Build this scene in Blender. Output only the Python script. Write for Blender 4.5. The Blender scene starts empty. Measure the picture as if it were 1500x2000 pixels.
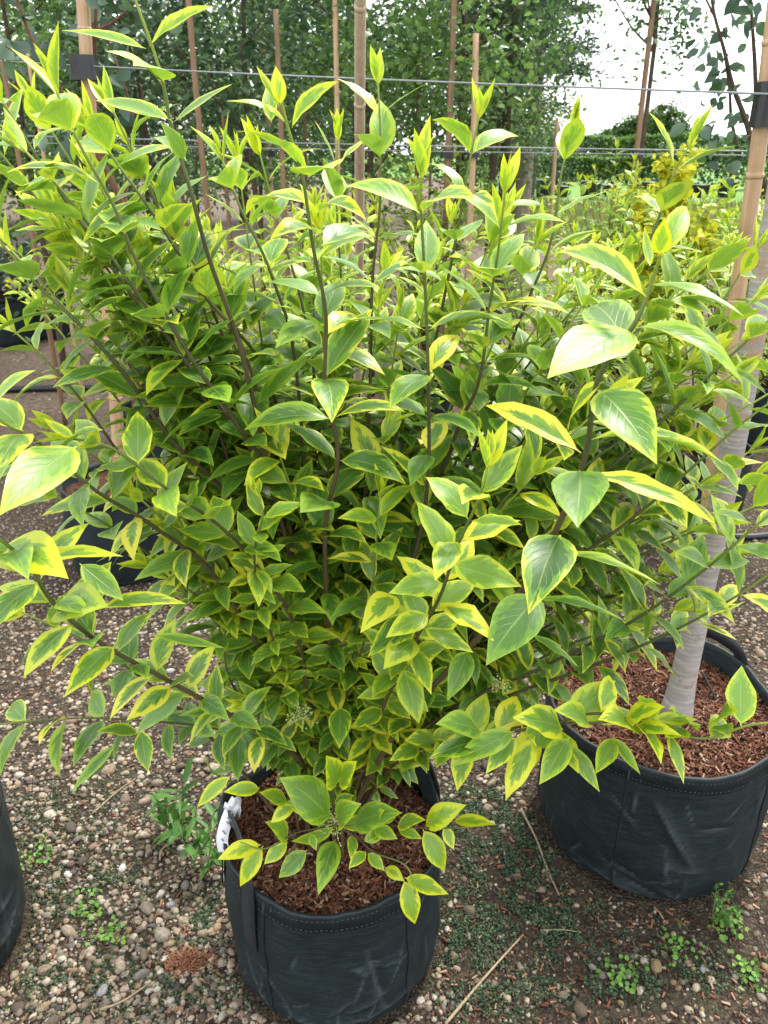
import bpy, math, random
import numpy as np
from mathutils import Vector, Matrix, noise

random.seed(11)
RNG = np.random.default_rng(11)
R = math.radians
SC = bpy.context.scene
COL = SC.collection

# ------------------------------------------------------------------ camera
CAM_H, FPX, PITCH = 1.5, 1550.0, R(24.3)
cam_data = bpy.data.cameras.new('camera')
cam_data.sensor_fit = 'VERTICAL'
cam_data.sensor_height = 24.0
cam_data.sensor_width = 18.0
cam_data.lens = FPX / 2000 * 24.0
cam_data.clip_start = 0.02
cam_data.clip_end = 600
cam_data.dof.use_dof = True
cam_data.dof.focus_distance = 1.05
cam_data.dof.aperture_fstop = cam_data.lens / 2.2
cam = bpy.data.objects.new('camera', cam_data)
COL.objects.link(cam)
cam.location = (0, 0, CAM_H)
cam.rotation_euler = (R(90) - PITCH, 0, 0)
SC.camera = cam

# ------------------------------------------------------------------ sky and sun
SUN_EL, SUN_AZ = R(54), R(32)       # azimuth measured clockwise from +Y (ahead of the camera)
world = bpy.data.worlds.new('World')
SC.world = world
world.use_nodes = True
wn, wl = world.node_tree.nodes, world.node_tree.links
wn.clear()
w_out = wn.new('ShaderNodeOutputWorld')
w_bg = wn.new('ShaderNodeBackground')
w_bg.inputs['Strength'].default_value = 0.095
sky = wn.new('ShaderNodeTexSky')
sky.sky_type = 'NISHITA'
sky.sun_disc = False
sky.sun_elevation = SUN_EL
sky.sun_rotation = SUN_AZ
sky.air_density = 1.0
sky.dust_density = 1.5
wtc = wn.new('ShaderNodeTexCoord')
wmap = wn.new('ShaderNodeMapping')
wmap.inputs['Scale'].default_value = (1.0, 1.0, 2.6)
wnz = wn.new('ShaderNodeTexNoise')
wnz.inputs['Scale'].default_value = 2.2
wnz.inputs['Detail'].default_value = 7
wnz.inputs['Roughness'].default_value = 0.55
wcr = wn.new('ShaderNodeValToRGB')
wcr.color_ramp.elements[0].position = 0.30
wcr.color_ramp.elements[0].color = (0.25, 0.25, 0.25, 1)
wcr.color_ramp.elements[1].position = 0.56
wcr.color_ramp.elements[1].color = (1, 1, 1, 1)
wmix = wn.new('ShaderNodeMixRGB')
wmix.inputs['Color2'].default_value = (10.5, 10.7, 11.0, 1)
wl.new(wtc.outputs['Generated'], wmap.inputs['Vector'])
wl.new(wmap.outputs['Vector'], wnz.inputs['Vector'])
wl.new(wnz.outputs['Fac'], wcr.inputs['Fac'])
wl.new(wcr.outputs['Color'], wmix.inputs['Fac'])
wl.new(sky.outputs['Color'], wmix.inputs['Color1'])
wl.new(wmix.outputs['Color'], w_bg.inputs['Color'])
wl.new(w_bg.outputs['Background'], w_out.inputs['Surface'])

sun_data = bpy.data.lights.new('sun', 'SUN')
sun_data.energy = 2.2
sun_data.angle = R(9)
sun_data.color = (1.0, 0.95, 0.86)
sun = bpy.data.objects.new('sun', sun_data)
COL.objects.link(sun)
sdir = Vector((math.sin(SUN_AZ) * math.cos(SUN_EL), math.cos(SUN_AZ) * math.cos(SUN_EL), math.sin(SUN_EL)))
sun.rotation_euler = sdir.to_track_quat('Z', 'Y').to_euler()
sun.location = (0, 0, 8)

SC.view_settings.view_transform = 'Standard'
SC.view_settings.look = 'None'
SC.view_settings.gamma = 1.0
SC.view_settings.use_curve_mapping = False
SC.view_settings.exposure = 1.5
SC.render.engine = 'CYCLES'
SC.cycles.max_bounces = 6
SC.cycles.diffuse_bounces = 4
SC.cycles.glossy_bounces = 3
SC.cycles.transparent_max_bounces = 4
SC.cycles.use_denoising = True

# ------------------------------------------------------------------ geometry helpers
CP, SP = math.cos(PITCH), math.sin(PITCH)


def P(px, py, Y):
    """point of the place seen at photo pixel (px, py), Y metres ahead"""
    cx, cy = (px - 750) / FPX, (1000 - py) / FPX
    s = Y / (CP + cy * SP)
    return np.array((cx * s, Y, CAM_H + (-SP + cy * CP) * s))


def PZ(px, py, z=0.0):
    cx, cy = (px - 750) / FPX, (1000 - py) / FPX
    s = (z - CAM_H) / (-SP + cy * CP)
    return np.array((cx * s, (CP + cy * SP) * s, z))


def proj(p):
    p = np.asarray(p, float)
    x, y, z = p[..., 0], p[..., 1], p[..., 2] - CAM_H
    d = y * CP - z * SP
    u = y * SP + z * CP
    return 750 + FPX * x / d, 1000 - FPX * u / d, d


def unit(v):
    v = np.asarray(v, float)
    n = np.linalg.norm(v)
    return v / n if n > 1e-9 else v


class MB:
    """collects vertices and faces for one mesh"""

    def __init__(self):
        self.v, self.f, self.n = [], [], 0
        self.attr = []

    def add(self, verts, faces, a=None):
        verts = np.asarray(verts, float).reshape(-1, 3)
        self.v.append(verts)
        self.f += [tuple(i + self.n for i in f) for f in faces]
        self.n += len(verts)
        self.attr.append(np.zeros(len(verts)) if a is None else np.broadcast_to(np.asarray(a, float), (len(verts),)))
        return self

    def box(self, c, s, rot=None, a=None):
        k = np.array([(x, y, z) for x in (-.5, .5) for y in (-.5, .5) for z in (-.5, .5)]) * np.asarray(s)
        if rot is not None:
            k = k @ np.asarray(rot).T
        return self.add(k + np.asarray(c), [(0, 1, 3, 2), (4, 6, 7, 5), (0, 4, 5, 1), (2, 3, 7, 6), (0, 2, 6, 4), (1, 5, 7, 3)], a)

    def tube(self, pts, rad, n=6, cap=True, a=None):
        pts = np.asarray(pts, float)
        m = len(pts)
        rad = np.broadcast_to(np.asarray(rad, float), (m,))
        T = np.gradient(pts, axis=0)
        T /= np.linalg.norm(T, axis=1)[:, None] + 1e-12
        ref = np.array((0.0, 0, 1)) if abs(T[0][2]) < .9 else np.array((1.0, 0, 0))
        A = unit(np.cross(T[0], ref))
        vs = []
        ang = np.arange(n) / n * 2 * math.pi
        for i in range(m):
            A = unit(A - T[i] * np.dot(A, T[i]))
            B = np.cross(T[i], A)
            vs.append(pts[i] + rad[i] * (np.cos(ang)[:, None] * A + np.sin(ang)[:, None] * B))
        vs = np.concatenate(vs)
        fs = []
        for i in range(m - 1):
            for j in range(n):
                k = (j + 1) % n
                fs.append((i * n + j, i * n + k, (i + 1) * n + k, (i + 1) * n + j))
        if cap:
            fs.append(tuple(range(n - 1, -1, -1)))
            fs.append(tuple((m - 1) * n + j for j in range(n)))
        aa = None if a is None else np.repeat(np.broadcast_to(np.asarray(a, float), (m,)), n)
        return self.add(vs, fs, aa)

    def mesh(self, name, mat, smooth=False, attr=None):
        me = bpy.data.meshes.new(name)
        V = np.concatenate(self.v) if self.v else np.zeros((0, 3))
        me.from_pydata(V.tolist(), [], self.f)
        if attr:
            at = me.attributes.new(attr, 'FLOAT', 'POINT')
            at.data.foreach_set('value', np.concatenate(self.attr).astype(np.float32))
        if mat:
            me.materials.append(mat)
        if smooth:
            me.polygons.foreach_set('use_smooth', np.ones(len(me.polygons), bool))
        me.update()
        return me


def np_mesh(name, V, F, mat, smooth=False, attrs=None, uv=None):
    """fast mesh from arrays; F is (n,k) with constant k"""
    me = bpy.data.meshes.new(name)
    V = np.asarray(V, np.float32)
    F = np.asarray(F, np.int32)
    me.vertices.add(len(V))
    me.vertices.foreach_set('co', V.ravel())
    k = F.shape[1]
    me.loops.add(F.size)
    me.loops.foreach_set('vertex_index', F.ravel())
    me.polygons.add(len(F))
    me.polygons.foreach_set('loop_start', np.arange(0, F.size, k, dtype=np.int32))
    if smooth:
        me.polygons.foreach_set('use_smooth', np.ones(len(F), bool))
    for n_, a in (attrs or {}).items():
        at = me.attributes.new(n_, 'FLOAT', 'POINT')
        at.data.foreach_set('value', np.asarray(a, np.float32))
    if uv is not None:
        l = me.uv_layers.new(name='UVMap')
        l.data.foreach_set('uv', np.asarray(uv, np.float32)[F.ravel()].ravel())
    if mat:
        me.materials.append(mat)
    me.update(calc_edges=True)
    me.validate()
    return me


def obj(name, me, parent=None, **kw):
    o = bpy.data.objects.new(name, me)
    COL.objects.link(o)
    if parent is not None:
        o.parent = parent
        root = parent
        while root.parent is not None:
            root = root.parent
        if parent.type == 'EMPTY':
            o.matrix_parent_inverse = Matrix.Translation(-Vector(root.location))
    for k, v in kw.items():
        o[k] = v
    return o


def thing(name, label, cat, loc, group=None):
    o = bpy.data.objects.new(name, None)
    o.empty_display_size = 0.05
    COL.objects.link(o)
    o.location = tuple(float(c) for c in loc)
    o['label'] = label
    o['category'] = cat
    if group:
        o['group'] = group
    return o


def tag(o, label, cat, group=None):
    o['label'] = label
    o['category'] = cat
    if group:
        o['group'] = group
    return o


def catmull(pts, n=8):
    pts = np.asarray(pts, float)
    Q = np.vstack([2 * pts[0] - pts[1], pts, 2 * pts[-1] - pts[-2]])
    out = []
    for i in range(1, len(Q) - 2):
        p0, p1, p2, p3 = Q[i - 1], Q[i], Q[i + 1], Q[i + 2]
        for t in np.linspace(0, 1, n, endpoint=False):
            out.append(.5 * (2 * p1 + (p2 - p0) * t + (2 * p0 - 5 * p1 + 4 * p2 - p3) * t * t + (3 * p1 - p0 - 3 * p2 + p3) * t ** 3))
    out.append(pts[-1])
    return np.array(out)


# ------------------------------------------------------------------ material helpers
class NT:
    def __init__(self, name):
        self.m = bpy.data.materials.new(name)
        self.m.use_nodes = True
        self.t = self.m.node_tree
        self.t.nodes.clear()
        self.out = self.t.nodes.new('ShaderNodeOutputMaterial')

    def n(self, typ, **kw):
        nd = self.t.nodes.new(typ)
        for k, v in kw.items():
            if hasattr(nd, k) and k not in ('inputs',):
                setattr(nd, k, v)
        return nd

    def set(self, sock, v):
        if isinstance(v, bpy.types.NodeSocket):
            self.t.links.new(v, sock)
        elif isinstance(v, (tuple, list)):
            sock.default_value = tuple(v) + ((1.0,) if len(v) == 3 and len(sock.default_value) == 4 else ())
        else:
            sock.default_value = v

    def math(self, op, a, b=0.0, c=None, clamp=False):
        nd = self.n('ShaderNodeMath', operation=op, use_clamp=clamp)
        self.set(nd.inputs[0], a)
        self.set(nd.inputs[1], b)
        if c is not None:
            self.set(nd.inputs[2], c)
        return nd.outputs[0]

    def mix(self, f, a, b):
        nd = self.n('ShaderNodeMixRGB')
        self.set(nd.inputs[0], f)
        self.set(nd.inputs[1], a)
        self.set(nd.inputs[2], b)
        return nd.outputs[0]

    def noise(self, vec=None, scale=5.0, detail=2.0, rough=.5, w=None, dims='3D'):
        nd = self.n('ShaderNodeTexNoise', noise_dimensions=dims)
        if vec is not None:
            self.set(nd.inputs['Vector'], vec)
        if w is not None:
            self.set(nd.inputs['W'], w)
        nd.inputs['Scale'].default_value = scale
        nd.inputs['Detail'].default_value = detail
        nd.inputs['Roughness'].default_value = rough
        return nd.outputs['Fac']

    def ramp(self, f, stops, const=False):
        nd = self.n('ShaderNodeValToRGB')
        cr = nd.color_ramp
        if const:
            cr.interpolation = 'CONSTANT'
        while len(cr.elements) < len(stops):
            cr.elements.new(.5)
        for e, (p, c) in zip(cr.elements, stops):
            e.position = p
            e.color = tuple(c) + (1.0,) if len(c) == 3 else c
        self.set(nd.inputs[0], f)
        return nd.outputs[0]

    def smooth(self, x, lo, hi):
        nd = self.n('ShaderNodeMapRange', interpolation_type='SMOOTHSTEP')
        self.set(nd.inputs['Value'], x)
        self.set(nd.inputs['From Min'], lo)
        self.set(nd.inputs['From Max'], hi)
        return nd.outputs[0]

    def attr(self, name, typ='GEOMETRY'):
        nd = self.n('ShaderNodeAttribute', attribute_type=typ, attribute_name=name)
        return nd.outputs['Fac']

    def coord(self, which='Object'):
        return self.n('ShaderNodeTexCoord').outputs[which]

    def bump(self, h, strength=.3, dist=.01):
        nd = self.n('ShaderNodeBump')
        nd.inputs['Strength'].default_value = strength
        nd.inputs['Distance'].default_value = dist
        self.set(nd.inputs['Height'], h)
        return nd.outputs['Normal']

    def bsdf(self, col, rough=.6, spec=.4, normal=None, translucent=0.0, tcol=None, sheen=0.0):
        b = self.n('ShaderNodeBsdfPrincipled')
        self.set(b.inputs['Base Color'], col)
        self.set(b.inputs['Roughness'], rough)
        b.inputs['Specular IOR Level'].default_value = spec
        if sheen:
            b.inputs['Sheen Weight'].default_value = sheen
        if normal is not None:
            self.set(b.inputs['Normal'], normal)
        sh = b.outputs[0]
        if translucent:
            t = self.n('ShaderNodeBsdfTranslucent')
            self.set(t.inputs['Color'], tcol if tcol is not None else col)
            mx = self.n('ShaderNodeMixShader')
            self.set(mx.inputs[0], translucent)
            self.t.links.new(sh, mx.inputs[1])
            self.t.links.new(t.outputs[0], mx.inputs[2])
            sh = mx.outputs[0]
        self.t.links.new(sh, self.out.inputs['Surface'])
        return self.m


def privet_leaf_mat(name, typ):
    k = NT(name)
    uvn = k.n('ShaderNodeUVMap').outputs[0]
    sep = k.n('ShaderNodeSeparateXYZ')
    k.set(sep.inputs[0], uvn)
    u = k.math('MULTIPLY_ADD', sep.outputs[0], 2.0, -1.0)
    v = sep.outputs[1]
    au = k.math('ABSOLUTE', u)
    sgn = k.math('SIGN', u)
    e = k.attr('edge')
    age = k.attr('age', typ)
    seed = k.attr('seed', typ)
    # irregular variegation following the side veins
    ph = k.math('MULTIPLY_ADD', au, -0.34, v)
    w1 = k.math('ADD', k.math('MULTIPLY_ADD', sgn, 3.3, k.math('MULTIPLY', seed, 91.0)), ph)
    n1 = k.noise(w=w1, scale=5.5, detail=3.5, rough=.62, dims='1D')
    cmb = k.n('ShaderNodeCombineXYZ')
    k.set(cmb.inputs[0], k.math('MULTIPLY', u, .5))
    k.set(cmb.inputs[1], ph)
    k.set(cmb.inputs[2], k.math('MULTIPLY', seed, 47.0))
    n2 = k.noise(vec=cmb.outputs[0], scale=6.0, detail=2.5, rough=.6)
    r2 = k.math('FRACT', k.math('MULTIPLY', seed, 7.31))
    m0 = k.math('MULTIPLY_ADD', k.math('POWER', r2, 2.6), .40, -.06)
    m0 = k.math('MULTIPLY_ADD', age, .22, m0)
    thr = k.math('ADD', m0, k.math('MULTIPLY_ADD', n1, .95, -.37))
    thr = k.math('MAXIMUM', thr, .03)
    yel = k.math('SUBTRACT', 1.0, k.smooth(e, k.math('SUBTRACT', thr, .025), k.math('ADD', thr, .035)))
    thr2 = k.math('ADD', thr, k.math('MULTIPLY_ADD', n2, 1.25, -.40))
    mid = k.math('SUBTRACT', 1.0, k.smooth(e, k.math('SUBTRACT', thr2, .02), k.math('ADD', thr2, .04)))
    r3 = k.math('FRACT', k.math('MULTIPLY', seed, 13.77))
    dark = k.mix(r3, (.032, .112, .014), (.095, .225, .030))
    dark = k.mix(age, dark, (.235, .40, .03))
    midc = k.mix(age, (.14, .295, .022), (.33, .48, .018))
    yelc = k.mix(k.math('FRACT', k.math('MULTIPLY', seed, 3.91)), (.72, .63, .045), (.56, .62, .03))
    r4 = k.smooth(k.math('FRACT', k.math('MULTIPLY', seed, 29.3)), .30, .80)
    yelc = k.mix(r4, (.25, .41, .030), yelc)
    yelc = k.mix(age, yelc, (.66, .68, .012))
    c = k.mix(mid, dark, midc)
    c = k.mix(yel, c, yelc)
    # midrib and side veins
    rib = k.math('SUBTRACT', 1.0, k.smooth(au, .015, .06))
    vs = k.math('SINE', k.math('MULTIPLY', ph, 56.0))
    vein = k.smooth(vs, .80, 1.0)
    c = k.mix(k.math('MULTIPLY', rib, .45), c, (.36, .48, .10))
    c = k.mix(k.math('MULTIPLY', vein, .10), c, (.40, .52, .08))
    back = k.n('ShaderNodeNewGeometry').outputs['Backfacing']
    c2 = k.mix(.22, c, (.28, .46, .10))
    c = k.mix(back, c, c2)
    h = k.math('SUBTRACT', k.math('MULTIPLY', n2, .35), k.math('ADD', k.math('MULTIPLY', rib, .6), k.math('MULTIPLY', vein, .35)))
    nrm = k.bump(h, .35, .0016)
    rough = k.math('MULTIPLY_ADD', n2, .25, .27)
    spot = k.smooth(k.noise(vec=cmb.outputs[0], scale=23.0, detail=3, rough=.7), .70, .78)
    c = k.mix(k.math('MULTIPLY', spot, .55), c, (.16, .10, .03))
    return k.bsdf(c, rough, .62, nrm, translucent=.26, tcol=k.mix(.30, c, (.46, .76, .03)))


MAT = {}
MAT['leaf_obj'] = privet_leaf_mat('privet_leaf', 'OBJECT')
MAT['leaf_geo'] = privet_leaf_mat('privet_foliage', 'GEOMETRY')


def stem_mat():
    k = NT('stem')
    t = k.attr('t')
    n = k.noise(k.coord(), 60, 3)
    c = k.ramp(t, [(0.0, (.075, .043, .022)), (.34, (.065, .046, .022)), (.52, (.035, .045, .014)), (.75, (.075, .13, .02)), (1, (.25, .36, .03))])
    c = k.mix(k.math('MULTIPLY', n, .45), c, (.16, .11, .06))
    return k.bsdf(c, .55, .35, k.bump(n, .3, .002))


MAT['stem'] = stem_mat()


def simple(name, c1, c2, scale=20, rough=.7, spec=.3, bump=.3, bd=.004, detail=4, translucent=0):
    k = NT(name)
    co = k.coord()
    n = k.noise(co, scale, detail, .6)
    n2 = k.noise(co, scale * 7, 3, .6)
    f = k.smooth(k.math('MULTIPLY_ADD', n2, .35, k.math('MULTIPLY', n, .75)), .3, .75)
    return k.bsdf(k.mix(f, c1, c2), rough, spec, k.bump(k.math('ADD', n, n2), bump, bd), translucent)


def leafcloud_mat(name, stops, rough=.5, translucent=.25, spec=.35):
    k = NT(name)
    s = k.attr('seed')
    c = k.ramp(s, stops)
    return k.bsdf(c, rough, spec, None, translucent)


def fabric_mat():
    k = NT('woven_fabric')
    co = k.coord()
    sp = k.n('ShaderNodeSeparateXYZ')
    k.set(sp.inputs[0], co)
    big = k.noise(co, 7, 4, .6)
    fine = k.noise(co, 60, 4, .65)
    mp = k.n('ShaderNodeMapping')
    mp.inputs['Scale'].default_value = (30, 30, 420)
    k.set(mp.inputs[0], co)
    weave = k.noise(mp.outputs[0], 1.0, 2, .6)
    c = k.mix(k.smooth(big, .3, .72), (.0050, .0085, .0100), (.0095, .0175, .0185))
    c = k.mix(k.math('MULTIPLY', k.smooth(weave, .42, .75), .65), c, (.024, .038, .040))
    # dust and scuffs, heavier near the ground
    low = k.math('SUBTRACT', 1.0, k.smooth(sp.outputs[2], .0, .16))
    sc = k.smooth(k.math('ADD', k.math('MULTIPLY', fine, .62), k.math('MULTIPLY', big, .45)), .60, .82)
    c = k.mix(k.math('MULTIPLY', sc, k.math('MULTIPLY_ADD', low, .40, .12)), c, (.16, .145, .115))
    cr = k.attr('crease')
    c = k.mix(k.math('MULTIPLY', cr, k.math('MULTIPLY_ADD', fine, 1.1, -.1), clamp=True), c, (.10, .115, .125))
    hh = k.math('ADD', k.math('MULTIPLY', weave, .8), k.math('MULTIPLY', fine, .8))
    return k.bsdf(c, k.math('MULTIPLY_ADD', fine, .25, .55), .28, k.bump(hh, .45, .002))


MAT['fabric'] = fabric_mat()
MAT['hem'] = simple('hem_fabric', (.0055, .0095, .011), (.012, .021, .022), 30, .55, .4, .3, .002)
MAT['stitch'] = simple('stitch_thread', (.022, .03, .03), (.06, .07, .07), 80, .7, .2)


def webbing_mat():
    k = NT('webbing')
    uv = k.n('ShaderNodeUVMap').outputs[0]
    mp = k.n('ShaderNodeMapping')
    mp.inputs['Scale'].default_value = (1, 1, 1)
    k.set(mp.inputs[0], uv)
    br = k.n('ShaderNodeTexBrick')
    k.set(br.inputs['Vector'], mp.outputs[0])
    br.inputs['Scale'].default_value = 1.0
    br.inputs['Brick Width'].default_value = .0046
    br.inputs['Row Height'].default_value = .0030
    br.inputs['Mortar Size'].default_value = .0009
    br.inputs['Color1'].default_value = (.03, .037, .045, 1)
    br.inputs['Color2'].default_value = (.07, .082, .095, 1)
    br.inputs['Mortar'].default_value = (.006, .007, .009, 1)
    return k.bsdf(br.outputs['Color'], .45, .5, k.bump(k.math('SUBTRACT', 1.0, br.outputs['Fac']), .8, .002))


MAT['webbing'] = webbing_mat()


def chip_mat(name, typ='GEOMETRY'):
    k = NT(name)
    s = k.attr('seed', typ)
    c = k.ramp(s, [(0, (.022, .010, .006)), (.25, (.085, .030, .016)), (.5, (.15, .056, .029)), (.8, (.24, .105, .055)), (.95, (.33, .18, .105)), (1, (.38, .28, .19))])
    n = k.noise(k.coord(), 120, 3)
    c = k.mix(k.math('MULTIPLY', n, .4), c, (.05, .02, .012))
    return k.bsdf(c, .75, .25, k.bump(n, .4, .002))


MAT['chip'] = chip_mat('bark_chips')


def pebble_mat(name, typ):
    k = NT(name)
    s = k.attr('seed', typ)
    c = k.ramp(s, [(0, (.045, .04, .042)), (.12, (.11, .085, .062)), (.28, (.22, .17, .115)), (.42, (.42, .35, .25)), (.52, (.13, .125, .125)), (.6, (.28, .17, .115)),
                   (.7, (.52, .46, .37)), (.78, (.25, .16, .075)), (.86, (.33, .29, .22)), (.93, (.60, .57, .52)), (1, (.20, .20, .23))])
    co = k.coord()
    n = k.noise(co, 90 if typ == 'GEOMETRY' else 2.5, 5, .65)
    c = k.mix(k.math('MULTIPLY', k.smooth(n, .30, .75), .68), c, (.080, .058, .036))
    return k.bsdf(c, .68, .3, k.bump(n, .35, .003 if typ == 'GEOMETRY' else .1))


MAT['pebble_obj'] = pebble_mat('pebble', 'OBJECT')
MAT['pebble_geo'] = pebble_mat('gravel', 'GEOMETRY')


def ground_mat():
    k = NT('soil_ground')
    co = k.coord()
    a = k.noise(co, 2.2, 5, .6)
    b = k.noise(co, 28, 5, .65)
    d = k.noise(co, 210, 3, .6)
    vor = k.n('ShaderNodeTexVoronoi')
    k.set(vor.inputs['Vector'], co)
    vor.inputs['Scale'].default_value = 190
    vr = k.n('ShaderNodeSeparateXYZ')
    k.set(vr.inputs[0], vor.outputs['Color'])
    c = k.mix(k.smooth(b, .3, .72), (.015, .0115, .008), (.055, .042, .029))
    c = k.mix(k.math('MULTIPLY', k.smooth(vr.outputs[0], .6, .95), .45), c, (.17, .125, .09))
    c = k.mix(k.math('MULTIPLY', k.smooth(d, .5, .75), .5), c, (.17, .12, .08))
    c = k.mix(k.math('MULTIPLY', k.smooth(k.math('MULTIPLY_ADD', b, .35, k.math('MULTIPLY', a, .7)), .54, .70), .55), c, (.035, .055, .022))
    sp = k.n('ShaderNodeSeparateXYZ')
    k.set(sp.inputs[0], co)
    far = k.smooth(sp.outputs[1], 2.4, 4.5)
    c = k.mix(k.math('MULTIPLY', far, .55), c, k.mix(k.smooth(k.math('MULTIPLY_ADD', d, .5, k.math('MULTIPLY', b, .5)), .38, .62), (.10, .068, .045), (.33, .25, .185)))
    h = k.math('ADD', k.math('MULTIPLY', b, .6), k.math('MULTIPLY', k.math('SUBTRACT', 1.0, vor.outputs['Distance']), .5))
    return k.bsdf(c, .9, .2, k.bump(h, .9, .012))


MAT['ground'] = ground_mat()
MAT['bamboo'] = None


def bamboo_mat(name, base, dark):
    k = NT(name)
    co = k.coord()
    mp = k.n('ShaderNodeMapping')
    mp.inputs['Scale'].default_value = (120, 120, 5)
    k.set(mp.inputs[0], co)
    n = k.noise(mp.outputs[0], 1, 4, .6)
    b = k.noise(co, 9, 4, .6)
    c = k.mix(k.smooth(n, .3, .75), base, dark)
    c = k.mix(k.math('MULTIPLY', k.smooth(b, .5, .75), .5), c, tuple(x * .5 for x in dark))
    return k.bsdf(c, .5, .35, k.bump(n, .2, .002))


MAT['bamboo'] = bamboo_mat('bamboo', (.50, .335, .195), (.36, .225, .125))
MAT['bamboo_pale'] = bamboo_mat('bamboo_weathered', (.50, .38, .28), (.36, .265, .19))
MAT['bamboo_brown'] = bamboo_mat('bamboo_brown', (.24, .14, .075), (.15, .085, .045))
MAT['trunk'] = simple('bark_brown', (.045, .032, .022), (.11, .08, .055), 40, .85, .2, .6, .006)
MAT['twig_red'] = simple('bark_reddish', (.085, .035, .02), (.15, .065, .04), 40, .7, .3, .4, .004)
MAT['black_plastic'] = simple('black_plastic', (.008, .008, .009), (.018, .018, .02), 25, .4, .5, .15, .002)
MAT['wire'] = simple('steel_wire', (.16, .165, .17), (.28, .29, .30), 50, .4, .6, .1, .001)
MAT['twig'] = simple('dry_twig', (.22, .16, .10), (.38, .30, .20), 90, .8, .2, .4, .002)
MAT['white_tag'] = simple('white_plastic', (.74, .75, .78), (.80, .80, .82), 30, .4, .4, .05, .001)
MAT['print'] = simple('grey_print', (.20, .22, .26), (.28, .30, .33), 80, .6, .2, .05)


def birch_mat():
    k = NT('birch_bark')
    co = k.coord()
    mp = k.n('ShaderNodeMapping')
    mp.inputs['Scale'].default_value = (9, 9, 130)
    k.set(mp.inputs[0], co)
    n = k.noise(mp.outputs[0], 1, 4, .6)
    p = k.noise(co, 16, 4, .65)
    sp = k.n('ShaderNodeSeparateXYZ')
    k.set(sp.inputs[0], co)
    c = k.mix(k.smooth(n, .35, .75), (.27, .24, .22), (.42, .385, .355))
    st = k.noise(co, 45, 4, .7)
    c = k.mix(k.math('MULTIPLY', k.smooth(st, .52, .72), .55), c, (.16, .12, .085))
    up = k.smooth(sp.outputs[2], .75, 1.05)
    c = k.mix(k.math('MULTIPLY', k.smooth(p, .52, .64), k.math('MULTIPLY_ADD', up, .75, .1)), c, (.33, .20, .10))
    return k.bsdf(c, .7, .25, k.bump(n, .5, .004))


MAT['birch'] = birch_mat()
MAT['far_leaf'] = leafcloud_mat('far_foliage', [(0, (.022, .05, .012)), (.5, (.055, .115, .022)), (1, (.11, .19, .03))])
MAT['tree_leaf'] = leafcloud_mat('tree_foliage', [(0, (.025, .06, .026)), (.45, (.052, .115, .04)), (.8, (.095, .185, .05)), (1, (.33, .42, .20))], .40, .38)  # palest stop paints lit-leaf highlights into the colour
MAT['tree_leaf_light'] = leafcloud_mat('tree_foliage_light', [(0, (.04, .09, .025)), (.5, (.10, .20, .045)), (.85, (.20, .33, .07)), (1, (.36, .46, .22))], .42, .4)  # last stop again a painted highlight, pale grey-green lit leaves
MAT['tree_leaf_dark'] = leafcloud_mat('tree_foliage_dark', [(0, (.022, .048, .024)), (.5, (.048, .10, .04)), (1, (.10, .175, .065))], .4, .35)
MAT['blue_leaf'] = leafcloud_mat('blue_green_foliage', [(0, (.035, .07, .045)), (.5, (.065, .115, .075)), (.8, (.06, .14, .035)), (1, (.17, .23, .20))], .4)
MAT['pine'] = leafcloud_mat('pine_foliage', [(0, (.018, .032, .022)), (.6, (.045, .07, .04)), (1, (.08, .125, .05))], .6, .1)
MAT['gold_leaf'] = leafcloud_mat('golden_foliage', [(0, (.14, .24, .02)), (.35, (.36, .42, .02)), (.7, (.62, .58, .02)), (1, (.72, .66, .06))], .45, .3)
MAT['weed'] = leafcloud_mat('weed_leaf', [(0, (.05, .13, .025)), (.6, (.10, .24, .04)), (1, (.20, .36, .06))], .5, .25)
MAT['moss'] = leafcloud_mat('moss', [(0, (.03, .055, .028)), (.6, (.06, .105, .05)), (1, (.11, .16, .075))], .7, .15)
MAT['drygrass'] = leafcloud_mat('dry_grass', [(0, (.20, .14, .07)), (.4, (.33, .25, .13)), (.6, (.18, .24, .06)), (1, (.12, .22, .04))], .7, .2)
MAT['grass'] = simple('field_grass', (.075, .17, .025), (.13, .25, .04), 3, .8, .2, .5, .03)

# ================================================================== GROUND
GX, GY = 260.0, 500.0


def gz(y):
    return .03 * min(max(y - 9, 0), 31)


ground = obj('ground', MB().add([(-GX, -6, 0), (GX, -6, 0), (GX, 9, 0), (-GX, 9, 0), (GX, 40, .93), (-GX, 40, .93), (GX, GY, .93), (-GX, GY, .93)], [(0, 1, 2, 3), (3, 2, 4, 5), (5, 4, 6, 7)]).mesh('ground', MAT['ground']), kind='structure')
FY = [14.0, 18, 24, 32, 40, 480]
FV = []
for y in FY:
    xl = 2.2 if y < 38 else -240
    FV += [(xl, y, gz(y) + .006), (240, y, gz(y) + .006)]
field = obj('grass_field', MB().add(FV, [(2 * i, 2 * i + 1, 2 * i + 3, 2 * i + 2) for i in range(len(FY) - 1)]).mesh('grass_field', MAT['grass']), kind='structure')


# ================================================================== POTS
def rim_fn(h, lifts):
    """rim height by angle; lifts = (angle, extra, width)"""
    def f(th):
        z = h + 0 * th
        for a, ex, w in lifts:
            d = (th - a + math.pi) % (2 * math.pi) - math.pi
            z = z + ex * np.exp(-(d / w) ** 2)
        return z
    return f


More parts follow.
